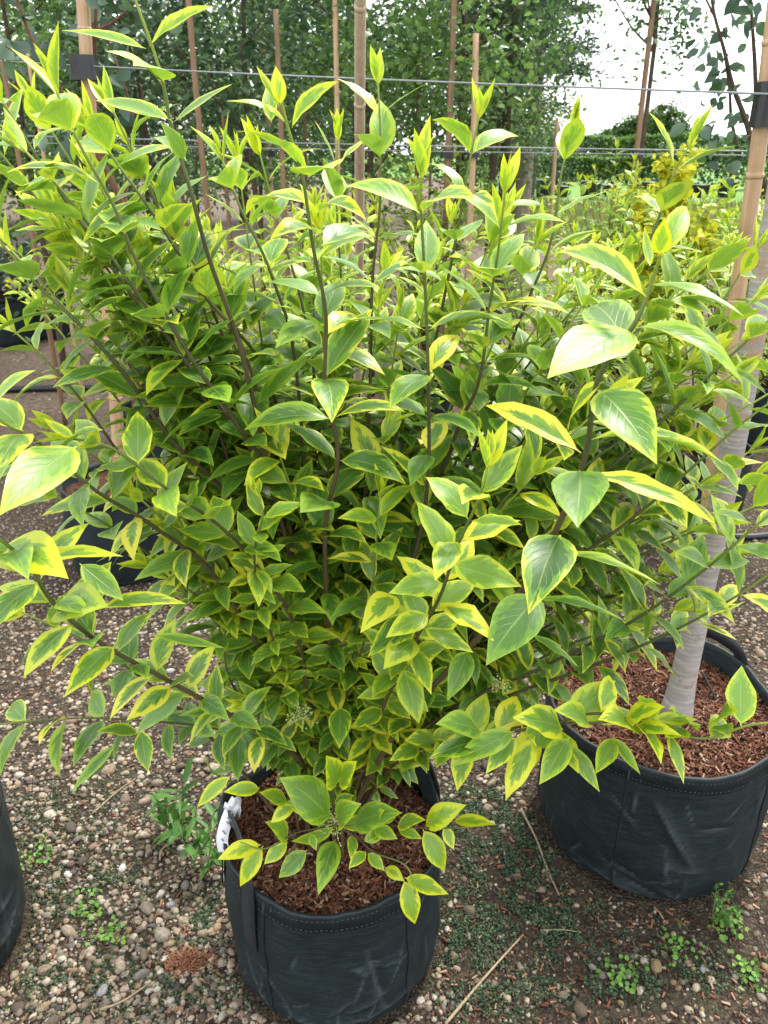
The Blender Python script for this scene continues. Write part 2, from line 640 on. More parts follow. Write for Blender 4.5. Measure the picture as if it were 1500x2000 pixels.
def fabric_pot(label, c, r, h, seed, lifts=(), creases=(), handles=(), res=1.0, group=None, mulch_label=None, mulch_z=None, chips=0, stitches=True):
    root = thing('fabric_pot', label, 'pot', (c[0], c[1], 0), group)
    rim = rim_fn(h, lifts)
    nt, nz = int(220 * res), int(52 * res)
    th = np.linspace(0, 2 * math.pi, nt, endpoint=False)
    tt = np.linspace(0, 1, nz)
    TH, TT = np.meshgrid(th, tt)
    Z = TT * rim(TH)
    prof = 1 - .10 * np.exp(-TT / .05) + .018 * np.sin(TT * math.pi) - .0 * TT
    fold = np.zeros_like(TH)
    rs = np.random.default_rng(seed)
    for k in range(2, 9):
        fold += rs.normal() * .010 / k * np.cos(k * TH + rs.uniform(0, 6.28) + TT * rs.normal() * 1.2) * (.7 + .6 * TT)
    nz_ = np.array([noise.noise((math.cos(a) * 2.2 + seed, math.sin(a) * 2.2, z * 7)) for a, z in zip(TH.ravel(), Z.ravel())]).reshape(TH.shape)
    nz2 = np.array([noise.noise((math.cos(a) * 7 + seed, math.sin(a) * 7, z * 16 + 9)) for a, z in zip(TH.ravel(), Z.ravel())]).reshape(TH.shape)
    RR = r * prof * (1 + fold * .6) + .008 * nz_ + .0030 * nz2
    cr_a = np.zeros_like(TH)
    creases = list(creases)
    if res > .8:
        for q in range(22):
            a, z = rs.uniform(R(180), R(360)), rs.uniform(.03, h * .85) * (.35 if q % 2 else 1)
            an, ln = rs.uniform(0, 6.28), rs.uniform(.03, .10)
            creases.append((a, z, a + math.cos(an) * ln / r, max(z + math.sin(an) * ln, .012), rs.normal() * .0035, rs.uniform(.005, .009)))
    for (a0, z0, a1, z1, amp, wd) in creases:
        pa, pz = (TH - a0 + math.pi) % (2 * math.pi) - math.pi, Z - z0
        dx, dz = (a1 - a0) * r, z1 - z0
        L2 = dx * dx + dz * dz
        s = np.clip((pa * r * dx + pz * dz) / L2, 0, 1)
        d = np.hypot(pa * r - s * dx, pz - s * dz)
        w = np.exp(-(d / wd) ** 2) * (np.sin(np.clip(s, .02, .98) * math.pi) ** .4)
        RR += amp * w
        cr_a = np.maximum(cr_a, np.exp(-(d / (wd * .30)) ** 2) * (.35 + .65 * np.sin(s * math.pi)))
    # bottom edge scuff
    cr_a = np.maximum(cr_a, .45 * np.exp(-((Z - .014) / .008) ** 2))
    X = c[0] + RR * np.cos(TH)
    Y = c[1] + RR * np.sin(TH)
    outer = np.stack([X, Y, Z], -1).reshape(-1, 3)
    # inner lip
    lip = []
    for dr, dz in ((-.0015, .0006), (-.0035, -.001), (-.005, -.09)):
        lip.append(np.stack([c[0] + (RR[-1] + dr) * np.cos(th), c[1] + (RR[-1] + dr) * np.sin(th), Z[-1] + dz], -1))
    V = np.vstack([outer] + lip)
    rows = nz + 3
    i = np.arange(rows - 1)[:, None] * nt
    j = np.arange(nt)[None]
    k2 = (j + 1) % nt
    F = np.stack([i + j, i + k2, i + nt + k2, i + nt + j], -1).reshape(-1, 4)
    obj('bag_body', np_mesh('bag_body', V, F, MAT['fabric'], True, {'crease': np.concatenate([cr_a.ravel(), np.zeros(3 * nt)])}), root)

    def wall(a, zf_off, out):
        jj = int(round((a % (2 * math.pi)) / (2 * math.pi) * nt)) % nt
        zr = Z[-1, jj]
        zz = zr + zf_off
        ti = min(max(zz / zr, 0), 1) * (nz - 1)
        i0 = min(int(ti), nz - 2)
        rr = RR[i0, jj] * (1 - (ti - i0)) + RR[i0 + 1, jj] * (ti - i0) + out
        return np.array((c[0] + rr * math.cos(a), c[1] + rr * math.sin(a), zz))

    # hem: folded band round the rim
    hv = []
    offs = [(-.036, .0002), (-.036, .0017), (-.002, .0020), (.0018, .0015), (.0018, -.0045), (-.012, -.0062)]
    for dz, ou in offs:
        hv.append(np.stack([c[0] + 0 * th, c[1] + 0 * th, 0 * th], -1))
        for q, a in enumerate(th):
            hv[-1][q] = wall(a, dz if dz < 0 else 0, ou) + np.array((0, 0, max(dz, 0)))
    hv = np.vstack(hv)
    i = np.arange(len(offs) - 1)[:, None] * nt
    F = np.stack([i + j, i + k2, i + nt + k2, i + nt + j], -1).reshape(-1, 4)
    obj('hem', np_mesh('hem', hv, F, MAT['hem'], True), root)
    if stitches:
        mb = MB()
        n = int(2 * math.pi * r / .0085)
        for row, off in enumerate((-.031, -.010)):
            for q in range(n):
                a = q / n * 2 * math.pi + row * .01
                p = wall(a, off, .0022)
                rt = np.array([[math.cos(a), -math.sin(a), 0], [math.sin(a), math.cos(a), 0], [0, 0, 1]])
                mb.box(p, (.0014, .0046, .0012), rt)
        obj('stitching', mb.mesh('stitching', MAT['stitch']), root, kind='stuff')
        # one vertical side seam
        for a in (R(238), R(312)):
            mb = MB()
            pts = [wall(a, -h * .97 + t * h * .93, .0012) for t in np.linspace(0, 1, 14)]
            mb.tube(pts, .0022, 5)
            obj('side_seam', mb.mesh('side_seam', MAT['hem'], True), root)
    for (a0, a1, top, drop) in handles:
        am = .5 * (a0 + a1)
        pts = [wall(a0, -drop, .004), wall(a0, -drop * .5, .0045), wall(a0, -.004, .005)]
        m0, m1 = wall(a0, 0, .003), wall(a1, 0, .003)
        z0 = max(m0[2], m1[2])
        rad = np.array((math.cos(am), math.sin(am), 0))
        pts += [m0 * .86 + m1 * .14 + np.array((0, 0, top * .62)) - rad * .004, (m0 + m1) / 2 + np.array((0, 0, top)) - rad * .010,
                m1 * .86 + m0 * .14 + np.array((0, 0, top * .62)) - rad * .004]
        pts += [wall(a1, -.004, .005), wall(a1, -drop * .5, .0045), wall(a1, -drop, .004)]
        C = catmull(pts, 7)
        T = np.gradient(C, axis=0)
        T /= np.linalg.norm(T, axis=1)[:, None]
        hw, th_ = .0165, .0012
        V, UV = [], []
        L = np.concatenate([[0], np.cumsum(np.linalg.norm(np.diff(C, axis=0), axis=1))])
        for q, p in enumerate(C):
            nn = unit(np.array((p[0] - c[0], p[1] - c[1], 0)))
            nn = unit(nn - T[q] * np.dot(nn, T[q]))
            wd = np.cross(T[q], nn)
            for sx, sn in ((-1, 1), (1, 1), (1, -1), (-1, -1)):
                V.append(p + wd * hw * sx + nn * th_ * sn)
                UV.append((L[q], .5 + hw * sx))
        F = []
        for q in range(len(C) - 1):
            for s in range(4):
                s2 = (s + 1) % 4
                F.append((q * 4 + s, q * 4 + s2, q * 4 + 4 + s2, q * 4 + 4 + s))
        F.append((0, 3, 2, 1))
        e = (len(C) - 1) * 4
        F.append((e, e + 1, e + 2, e + 3))
        obj('handle', np_mesh('handle', V, F, MAT['webbing'], False, None, UV), root)
    if mulch_label:
        mz = mulch_z if mulch_z else h - .035
        bark_mulch(mulch_label, c, r * .985, mz, chips, seed)
    return root


def bark_mulch(label, c, r, z, n, seed):
    rs = np.random.default_rng(seed + 5)
    mb = MB()
    rings = 10
    nt = 40
    V = [(c[0], c[1], z + .004)]
    for i in range(1, rings + 1):
        for j in range(nt):
            a = j / nt * 2 * math.pi
            rr = r * i / rings
            V.append((c[0] + rr * math.cos(a), c[1] + rr * math.sin(a), z + .012 * noise.noise((rr * 14 * math.cos(a) + seed, rr * 14 * math.sin(a), 0)) - .006 * (i / rings) ** 3))
    F = [(0, 1 + j, 1 + (j + 1) % nt) for j in range(nt)]
    for i in range(rings - 1):
        for j in range(nt):
            a, b = 1 + i * nt + j, 1 + i * nt + (j + 1) % nt
            F.append((a, b, b + nt, a + nt))
    mb.add(V, F, .12)
    for _ in range(n):
        a, rr = rs.uniform(0, 6.283), r * math.sqrt(rs.uniform(0, .97))
        x, y = rr * math.cos(a), rr * math.sin(a)
        zz = z + .012 * noise.noise((x * 14 + seed, y * 14, 0)) + rs.uniform(.0, .007)
        L = rs.uniform(.004, .016) * rs.choice((1, 1, 1.5))
        rt = Matrix.Rotation(rs.uniform(0, 6.28), 3, 'Z') @ Matrix.Rotation(rs.normal() * .35, 3, 'Y') @ Matrix.Rotation(rs.normal() * .5, 3, 'X')
        chip(mb, (c[0] + x, c[1] + y, zz), L, rt, rs)
    o = obj('bark_mulch', mb.mesh('bark_mulch', MAT['chip'], False, 'seed'), kind='stuff')
    tag(o, label, 'mulch')
    return o


def chip(mb, c, L, rt, rs, s=None):
    w, t = L * rs.uniform(.16, .34), rs.uniform(.0012, .003)
    tap = rs.uniform(.3, 1.0)
    k = np.array([(-.5, -.5, -.5), (-.5, -.5, .5), (-.5, .5, -.5), (-.5, .5, .5), (.5, -.5 * tap, -.5), (.5, -.5 * tap, .5), (.5, .5 * tap, -.5), (.5, .5 * tap, .5)]) * (L, w, t)
    k[4:, 2] += rs.normal() * .0012
    k = k @ np.array(rt).T
    mb.add(k + np.asarray(c), [(0, 1, 3, 2), (4, 6, 7, 5), (0, 4, 5, 1), (2, 3, 7, 6), (0, 2, 6, 4), (1, 5, 7, 3)], (rs.beta(1.6, 1.8) if rs.random() < .9 else rs.choice((.02, .97, 1.0))) if s is None else s)


POT1 = (-.10, 1.15)
POT2 = (.635, 1.475)
fabric_pot('dark green fabric pot holding the big variegated shrub in front', POT1, .208, .325, 3,
           lifts=[(R(178), .055, .55), (R(38), .085, .45)],
           creases=[(R(298), .06, R(289), .23, -.0065, .012), (R(283), .185, R(292), .16, .004, .007), (R(300), .10, R(292), .105, .004, .006),
                    (R(245), .055, R(268), .03, .005, .008), (R(268), .03, R(318), .07, .005, .008), (R(224), .16, R(236), .02, .005, .009),
                    (R(286), .02, R(296), .10, .004, .006)],
           handles=[(R(229), R(192), .06, .14), (R(16), R(48), .05, .10)], res=1.15,
           mulch_label='reddish brown bark mulch filling the pot of the big variegated shrub', mulch_z=.298, chips=6200)
fabric_pot('wide dark green fabric pot holding the white-barked tree on the right', POT2, .252, .365, 8,
           lifts=[(R(45), .03, .5)],
           creases=[(R(252), .29, R(274), .125, .012, .011), (R(260), .17, R(263), .07, .006, .008), (R(262), .125, R(279), .115, .006, .007),
                    (R(272), .02, R(272), .10, .006, .007), (R(243), .30, R(243), .25, .005, .005), (R(220), .05, R(262), .015, .007, .012),
                    (R(262), .05, R(272), .02, .006, .008)],
           handles=[(R(28), R(62), .05, .10)], res=1.15,
           mulch_label='red bark mulch in the wide pot around the white trunk', mulch_z=.335, chips=7200)
fabric_pot('dark fabric pot cut off by the left edge in the foreground', (-.985, 1.12), .235, .33, 21,
           creases=[(R(-30), .05, R(10), .13, .006, .009), (R(-8), .03, R(-5), .2, .004, .008), (R(-25), .16, R(10), .15, .004, .006)], res=.9,
           mulch_label='bark mulch in the pot at the left edge', chips=700)


# ------------------------------------------------------------------ white plant tag looped over the handle
def ribbon(mb, pts, w, wd, t=.0006):
    C = catmull(pts, 8)
    T = np.gradient(C, axis=0)
    T /= np.linalg.norm(T, axis=1)[:, None]
    V, F = [], []
    for q, p in enumerate(C):
        s = unit(np.asarray(wd) - T[q] * np.dot(wd, T[q]))
        n = np.cross(T[q], s)
        for sx, sn in ((-1, 1), (1, 1), (1, -1), (-1, -1)):
            V.append(p + s * w / 2 * sx + n * t * sn)
    for q in range(len(C) - 1):
        for s in range(4):
            s2 = (s + 1) % 4
            F.append((q * 4 + s, q * 4 + s2, q * 4 + 4 + s2, q * 4 + 4 + s))
    F += [(0, 3, 2, 1), tuple(len(C) * 4 - 4 + k for k in range(4))]
    mb.add(V, F)
    return C


tg = thing('plant_tag', 'white plastic plant tag looped round the handle of the front pot', 'tag', P(437, 1660, 1.08))
mb = MB()
ribbon(mb, [P(438, 1665, 1.07), P(434, 1640, 1.07), P(440, 1610, 1.075), P(452, 1580, 1.08), P(462, 1562, 1.085)], .022, (.8, -.1, .35))
obj('strip', mb.mesh('strip', MAT['white_tag'], True), tg)
mb = MB()
ribbon(mb, [P(438, 1572, 1.065), P(450, 1576, 1.062), P(462, 1562, 1.07), P(470, 1570, 1.08), P(466, 1592, 1.085)], .012, (.1, .2, 1))
obj('loop', mb.mesh('loop', MAT['white_tag'], True), tg)
mb = MB()
for q, (px, py) in enumerate(((436, 1640), (439, 1625), (446, 1606), (449, 1599), (455, 1588))):
    mb.box(P(px, py, 1.0675 + q * .001) + np.array((0, -.004, .003)), (.0035, .0006, .011 if q % 2 else .007), Matrix.Rotation(-.5, 3, 'Y'))
obj('printed_mark', mb.mesh('printed_mark', MAT['print']), tg)

# ================================================================== PRIVET LEAVES
LV = np.array([0, .045, .11, .20, .32, .45, .58, .71, .84, .94, 1.0])


def leaf_variant(fold, arch, wave, wph, twist, kind):
    if kind == 'broad':
        W = np.array([.035, .05, .40, .73, .95, 1.0, .90, .68, .37, .13, 0])
    elif kind == 'lance':
        W = np.array([.035, .06, .32, .60, .79, .84, .76, .57, .31, .11, 0])
    else:
        W = np.array([.03, .10, .34, .53, .64, .66, .58, .43, .23, .08, 0])
    hw = W * .222
    us = np.array([-1, -.5, 0, .5, 1])
    V, UV, E = [], [], []
    for i, v in enumerate(LV):
        k = max(arch, 1e-3) if arch >= 0 else min(arch, -1e-3)
        y, z = math.sin(k * v) / k, -(1 - math.cos(k * v)) / k
        ny, nzv = math.sin(k * v), math.cos(k * v)
        tw = twist * v
        for u in us:
            x = u * hw[i]
            zz = abs(u) * hw[i] * math.tan(fold) * (1 - .25 * abs(u))
            if abs(u) > .1:
                zz += wave * (abs(u) ** 1.5) * math.sin(v * 15 + wph + (1.3 if u > 0 else 0)) * min(1, W[i] * 1.4)
            zz -= .02 * max(0, (abs(u) - .5)) * W[i]
            xr, zr = x * math.cos(tw) - zz * math.sin(tw), x * math.sin(tw) + zz * math.cos(tw)
            xr += .03 * math.sin(v * 3.0 + wph) * v
            V.append((xr, y + ny * zr, z + nzv * zr))
            UV.append((.5 + .5 * u, v))
            E.append((1 - abs(u)) * W[i])
    F = []
    for i in range(len(LV) - 1):
        for j in range(4):
            a = i * 5 + j
            F.append((a, a + 1, a + 6, a + 5))
    return np.array(V), np.array(F), np.array(UV), np.array(E)


VAR = {'mature': [], 'lance': [], 'young': [], 'curly': []}
rs = np.random.default_rng(5)
LEAVES = []


def addvar(cls, *a):
    LEAVES.append(leaf_variant(*a))
    VAR[cls].append(len(LEAVES) - 1)


for _ in range(16):
    addvar('mature', R(rs.uniform(3, 22)), rs.uniform(.15, 1.0), rs.uniform(0, .018), rs.uniform(0, 6), rs.normal() * .22, 'broad')
for _ in range(14):
    addvar('lance', R(rs.uniform(8, 28)), rs.uniform(.15, 1.05), rs.uniform(0, .018), rs.uniform(0, 6), rs.normal() * .25, 'lance')
for _ in range(5):
    addvar('young', R(rs.uniform(30, 52)), rs.uniform(-.5, .3), rs.uniform(0, .010), rs.uniform(0, 6), rs.normal() * .15, 'young')
for _ in range(6):
    addvar('curly', R(rs.uniform(10, 25)), rs.uniform(.1, 1.0), rs.uniform(.02, .042), rs.uniform(0, 6), rs.normal() * .35, 'broad')
LEAF_ME = [np_mesh('leaf', V, F, MAT['leaf_obj'], True, {'edge': E}, UV) for V, F, UV, E in LEAVES]


def place_leaf(out, p, d, n, L, wf, var, age, seed, stem):
    d = unit(d)
    n = unit(n - d * np.dot(n, d))
    s = np.cross(d, n)
    M = np.eye(4)
    M[:3, 0], M[:3, 1], M[:3, 2], M[:3, 3] = s * L * wf, d * L, n * L, p
    out.append(dict(M=M, var=var, age=age, seed=seed, stem=stem))


def leaf_stem(out, sid, C, rng, ls=1.0, age=0.0, start=.25, gap=.055, kind='norm', tip=True, small_low=.66, flat=0.0, thin=1.0, top=1.0):
    """opposite leaf pairs along the polyline C (base to tip)"""
    seg = np.linalg.norm(np.diff(C, axis=0), axis=1)
    S = np.concatenate([[0], np.cumsum(seg)])
    Ltot = S[-1]
    node = rng.integers(0, 2)
    base_phi = rng.uniform(-.5, .5)
    s = Ltot * top
    k = 0 if top > .99 else 3
    while s > start * Ltot:
        p = np.array([np.interp(s, S, C[:, q]) for q in range(3)])
        q0 = np.array([np.interp(max(s - .02, 0), S, C[:, q]) for q in range(3)])
        T = unit(p - q0)
        A = np.cross(T, (0, 0, 1.0))
        A = unit(A) if np.linalg.norm(A) > .15 else np.array((1.0, 0, 0))
        B = np.cross(A, T)
        if k == 0 and tip:
            L, th, cls, ag, step = .032, 10, 'young', .95, .012
        elif k == 1 and tip:
            L, th, cls, ag, step = .054, 26, 'young', .8, .036
        elif k == 2 and tip:
            L, th, cls, ag, step = .082, 46, 'lance', .42, gap * .95
        else:
            f = s / Ltot
            L = .085 * (small_low + (1 - small_low) * min(1, max(0, (f - .2) / .5)))
            th = 58 + 12 * (1 - f)
            cls = 'mature' if (rng.random() < .45 or f < .45) else 'lance'
            ag = max(0, .28 - .05 * k) + .22 * max(0, f - .45)
            step = gap * (.60 + .32 * f)
        if kind == 'curly':
            cls = 'curly' if (k > 1 and rng.random() < .75) else cls
            ag = max(ag, .38)
        if kind == 'spray':
            cls = 'mature' if k > 0 else 'lance'
            ag = max(ag * .8, .34)
        L *= ls * rng.uniform(.85, 1.15)
        ag = min(1, ag + age + rng.normal() * .05)
        for sg in (0, math.pi):
            if rng.random() > thin:
                continue
            phi = base_phi + (math.pi / 2 if (node + k) % 2 else 0) + sg + rng.normal() * .22
            hz = max(flat, 1 - abs(T[2]) * 1.25)
            pb = math.sin(phi) * (1 - .75 * max(0, min(1, hz)))
            pa = math.cos(phi) if abs(math.cos(phi)) > .35 or hz < .3 else math.copysign(.8, math.cos(phi) if sg == 0 else -math.cos(phi))
            perp = unit(A * pa + B * pb)
            t2 = R(th + rng.normal() * 9)
            d = perp * math.sin(t2) + T * math.cos(t2)
            d = d + np.array((0, 0, .04 + rng.normal() * .14)) * (1 if k > 2 else .2)
            n = T * (.9 if k <= 2 else .55) + np.array((0, 0, .75 if k > 2 else .15)) + rng.normal(size=3) * .16
            if kind == 'curly' or kind == 'spray':
                n = n + np.array((0, -.25, .2))
            place_leaf(out, p + d * .002, d, n, L * rng.uniform(.9, 1.1), rng.uniform(.88, 1.15), int(rng.choice(VAR[cls])), max(0, ag), rng.random(), sid)
        s -= step * ls ** .5 * rng.uniform(.85, 1.12)
        k += 1


def leaf_mesh_joined(name, specs, mat):
    Vs, Fs, UVs, Es, Ag, Sd = [], [], [], [], [], []
    off = 0
    for L in specs:
        V, F, UV, E = LEAVES[L['var']]
        Vs.append(V @ L['M'][:3, :3].T + L['M'][:3, 3])
        Fs.append(F + off)
        UVs.append(UV)
        Es.append(E)
        Ag.append(np.full(len(V), L['age']))
        Sd.append(np.full(len(V), L['seed']))
        off += len(V)
    return np_mesh(name, np.concatenate(Vs), np.concatenate(Fs), mat, True,
                   {'edge': np.concatenate(Es), 'age': np.concatenate(Ag), 'seed': np.concatenate(Sd)}, np.concatenate(UVs))


def rank_visible(specs, cell=5):
    """order leaves by how many photo cells they own in front of the others"""
    W, H = 1500 // cell, 2000 // cell
    zb = np.full(W * H, 1e9)
    ib = np.full(W * H, -1)
    a, b = np.meshgrid(np.linspace(-.9, .9, 9), np.linspace(.08, .97, 14))
    for i, L in enumerate(specs):
        V = LEAVES[L['var']][0].reshape(len(LV), 5, 3)
        bi = np.interp(b.ravel(), LV, np.arange(len(LV)))
        ai = (a.ravel() + 1) * 2
        i0, j0 = np.minimum(bi.astype(int), len(LV) - 2), np.minimum(ai.astype(int), 3)
        fb, fa = (bi - i0)[:, None], (ai - j0)[:, None]
        q = (V[i0, j0] * (1 - fa) + V[i0, j0 + 1] * fa) * (1 - fb) + (V[i0 + 1, j0] * (1 - fa) + V[i0 + 1, j0 + 1] * fa) * fb
        px, py, d = proj(q @ L['M'][:3, :3].T + L['M'][:3, 3])
        ok = (px >= 0) & (px < W * cell) & (py >= 0) & (py < H * cell) & (d > .05)
        idx = (py[ok] / cell).astype(int) * W + (px[ok] / cell).astype(int)
        for t, dd in zip(idx, d[ok]):
            if dd < zb[t]:
                zb[t] = dd
                ib[t] = i
    cnt = np.bincount(ib[ib >= 0], minlength=len(specs))
    return cnt


def build_shrub(root, stems, specs, max_obj=300, min_cells=4, leaf_objs=True):
    """stems: list of (polyline, r0, r1)"""
    so = []
    for C, r0, r1 in stems:
        mb = MB()
        t = np.linspace(0, 1, len(C))
        mb.tube(C, r0 + (r1 - r0) * t ** .8, 6, True, t)
        o = obj('stem', mb.mesh('stem', MAT['stem'], True, 't'), root)
        so.append(o)
    order = []
    if leaf_objs:
        cnt = rank_visible(specs)
        order = [i for i in np.argsort(-cnt)[:max_obj] if cnt[i] >= min_cells]
    sel = set(int(i) for i in order)
    for i in order:
        L = specs[int(i)]
        st = so[L['stem']] if L['stem'] >= 0 else root
        o = bpy.data.objects.new('leaf', LEAF_ME[L['var']])
        COL.objects.link(o)
        o.parent = st
        if st is root:
            o.matrix_parent_inverse = Matrix.Translation(-Vector(root.location))
        o.matrix_parent_inverse = Matrix.Identity(4) if st is not root else o.matrix_parent_inverse
        M = Matrix(L['M'].tolist())
        o.matrix_basis = M
        o['age'] = float(L['age'])
        o['seed'] = float(L['seed'])
    rest = [L for i, L in enumerate(specs) if i not in sel]
    if rest:
        obj('foliage', leaf_mesh_joined('foliage', rest, MAT['leaf_geo']), root, kind='stuff')
    return so


# ================================================================== THE BIG PRIVET
BASE = np.array((POT1[0], POT1[1], .30))
shrub = thing('privet_shrub', 'big variegated shrub with green and yellow leaves filling the middle of the picture', 'shrub', BASE)
rg = np.random.default_rng(77)
stems, specs = [], []


def key_stem(pts, r0=.006, base=True, **kw):
    """pts: (px, py, Y) from tip to foot"""
    W = [P(*p) for p in pts][::-1]
    if base:
        b = BASE + np.array((rg.normal() * .022, rg.normal() * .022, -.01))
        d = W[0] - b
        mid = b + d * .45 + np.array((0, 0, .10 * np.linalg.norm(d[:2]) + .02))
        W = [b, mid] + W
    W = [w + rg.normal(size=3) * (.004 if 0 < i < len(W) - 1 else 0) for i, w in enumerate(W)]
    C = catmull(W, 6)
    stems.append((C, r0 * .74, .0013))
    leaf_stem(specs, len(stems) - 1, C, rg, **kw)
    return C


# tall front and middle shoots
key_stem([(545, 175, .86), (568, 250, .87), (603, 345, .885), (628, 480, .90), (641, 620, .92), (648, 760, .94), (650, 900, .97), (645, 1060, 1.0)], .0058, start=.2, gap=.068, ls=1.12, top=.80)
key_stem([(826, 330, .90), (823, 400, .91), (831, 560, .93), (839, 740, .95), (830, 930, .99), (815, 1080, 1.03)], .0058, start=.2, gap=.066, ls=1.06)
key_stem([(1293, 490, .66), (1275, 540, .665), (1238, 640, .68), (1182, 755, .70), (1140, 880, .73), (1090, 1010, .78), (1010, 1150, .86)], .007, start=.3, gap=.060, ls=1.0, top=.42)
key_stem([(738, 150, 1.15), (736, 250, 1.15), (737, 400, 1.15), (732, 560, 1.15), (716, 800, 1.15)], .005, gap=.062, ls=1.0)
key_stem([(938, 215, 1.12), (912, 330, 1.13), (888, 450, 1.14), (860, 600, 1.15), (815, 850, 1.15)], .005, gap=.066, ls=1.0)
key_stem([(988, 360, .98), (975, 480, 1.0), (958, 600, 1.02), (925, 740, 1.04), (880, 880, 1.07)], .005, gap=.060, ls=1.0)
key_stem([(1122, 240, 1.22), (1092, 340, 1.22), (1062, 470, 1.22), (1010, 640, 1.21), (930, 860, 1.19)], .005, gap=.066, ls=1.0)
key_stem([(1352, 275, 1.22), (1310, 350, 1.22), (1270, 460, 1.22), (1180, 640, 1.21), (1030, 900, 1.19)], .005, gap=.066, ls=.98)
key_stem([(250, -40, .90), (300, 130, .91), (338, 240, .92), (378, 375, .935), (412, 500, .95), (470, 700, .985), (560, 1000, 1.05)], .0058, gap=.066, ls=1.08, top=.66)
key_stem([(105, 165, .92), (150, 270, .92), (215, 390, .93), (270, 520, .94), (370, 690, .96), (470, 830, 1.0), (560, 1010, 1.06)], .0056, gap=.058, ls=1.05)
key_stem([(170, 235, 1.0), (235, 330, 1.0), (300, 430, 1.01), (385, 560, 1.03), (490, 760, 1.07)], .005, gap=.055, ls=1.0)
key_stem([(40, 285, .98), (110, 375, .98), (190, 470, .98), (280, 600, .99), (390, 760, 1.02), (520, 960, 1.07)], .005, gap=.056, ls=1.05)
key_stem([(250, 285, 1.12), (330, 420, 1.12), (430, 590, 1.12), (540, 800, 1.13)], .005, gap=.055, ls=1.0)
key_stem([(430, 300, 1.08), (470, 400, 1.08), (520, 540, 1.08), (580, 760, 1.1)], .005, gap=.055, ls=1.0)
key_stem([(505, 290, 1.25), (540, 420, 1.25), (590, 620, 1.23), (620, 860, 1.2)], .005, gap=.055, ls=1.0)
key_stem([(-60, 400, .98), (10, 480, .98), (80, 560, .98), (150, 640, .98), (235, 745, .99), (330, 860, 1.02), (480, 1030, 1.07)], .0056, gap=.056, ls=1.02)
key_stem([(20, 640, 1.06), (75, 700, 1.06), (160, 790, 1.06), (250, 900, 1.07), (400, 1080, 1.09)], .004, gap=.05, ls=.9)
key_stem([(130, 855, .86), (200, 870, .86), (245, 895, .865), (330, 960, .88), (415, 1030, .90), (500, 1100, .94), (580, 1230, 1.0)], .0045, gap=.048, ls=.88, kind='curly', flat=.5)
key_stem([(-90, 740, .80), (0, 815, .82), (70, 865, .84), (190, 955, .88), (310, 1035, .93), (440, 1140, .98)], .005, gap=.055, ls=.98, age=.12)
key_stem([(-190, 900, .66), (-60, 1000, .69), (40, 1095, .72), (110, 1170, .745), (210, 1255, .79), (330, 1330, .85), (480, 1405, .95)], .0068, gap=.050, ls=.90, start=.32, age=.08)
key_stem([(-110, 1425, .90), (-20, 1412, .92), (140, 1410, .95), (290, 1412, .98), (420, 1428, 1.02), (540, 1460, 1.08)], .003, gap=.062, ls=.98, flat=.9, start=.3)
key_stem([(955, 900, .74), (940, 980, .745), (895, 1075, .77), (855, 1165, .81), (790, 1290, .90)], .0045, gap=.046, ls=.85, kind='curly', age=.05)
key_stem([(500, 960, .90), (505, 1010, .90), (498, 1090, .91), (510, 1200, .96)], .003, gap=.034, ls=.55, kind='curly')
key_stem([(435, 1130, .98), (440, 1230, 1.0), (445, 1330, 1.02), (520, 1420, 1.07)], .003, gap=.042, ls=.66)
key_stem([(-30, 130, 1.02), (30, 240, 1.02), (120, 380, 1.02), (240, 560, 1.03), (400, 800, 1.07)], .0045, gap=.052, ls=.95)
key_stem([(215, 205, 1.1), (265, 320, 1.1), (340, 480, 1.1), (460, 720, 1.12)], .0045, gap=.052, ls=.95)
key_stem([(-40, 250, 1.12), (60, 380, 1.12), (190, 540, 1.12), (370, 780, 1.13)], .0045, gap=.052, ls=.95)
key_stem([(60, 190, 1.2), (150, 330, 1.2), (290, 540, 1.2), (450, 800, 1.18)], .0045, gap=.052, ls=.95)
key_stem([(660, 260, 1.3), (665, 400, 1.3), (670, 600, 1.28), (660, 850, 1.22)], .0045, gap=.052, ls=.95)
# right-hand side shoots
key_stem([(1570, 560, 1.0), (1480, 640, 1.0), (1390, 720, 1.01), (1260, 850, 1.03), (1080, 1020, 1.07)], .0045, gap=.052, ls=.9)
key_stem([(1480, 480, 1.25), (1410, 590, 1.25), (1300, 740, 1.23), (1120, 930, 1.2)], .0045, gap=.052, ls=.92)
key_stem([(1560, 750, .95), (1450, 830, .96), (1330, 930, .98), (1200, 1040, 1.01), (1000, 1180, 1.06)], .0045, gap=.052, ls=.9)
key_stem([(1580, 940, .88), (1470, 1035, .90), (1370, 1120, .93), (1240, 1220, .97), (1050, 1310, 1.02), (880, 1390, 1.08)], .005, gap=.05, ls=.86)
key_stem([(1560, 1080, .90), (1440, 1170, .92), (1300, 1245, .96), (1150, 1300, 1.0), (960, 1370, 1.06)], .005, gap=.05, ls=.84)
key_stem([(1600, 1410, .74), (1480, 1412, .75), (1370, 1425, .77), (1260, 1410, .79), (1160, 1408, .81), (1060, 1425, .84), (950, 1440, .89), (830, 1450, .98)], .004, gap=.052, ls=.9, kind='curly', flat=.6, age=.12, start=.38, thin=.35)
key_stem([(1290, 1405, .80), (1230, 1400, .80), (1150, 1405, .82), (1050, 1425, .86), (930, 1440, .93)], .003, gap=.044, ls=.9, kind='curly', flat=.5, age=.10, start=.3, thin=.4)
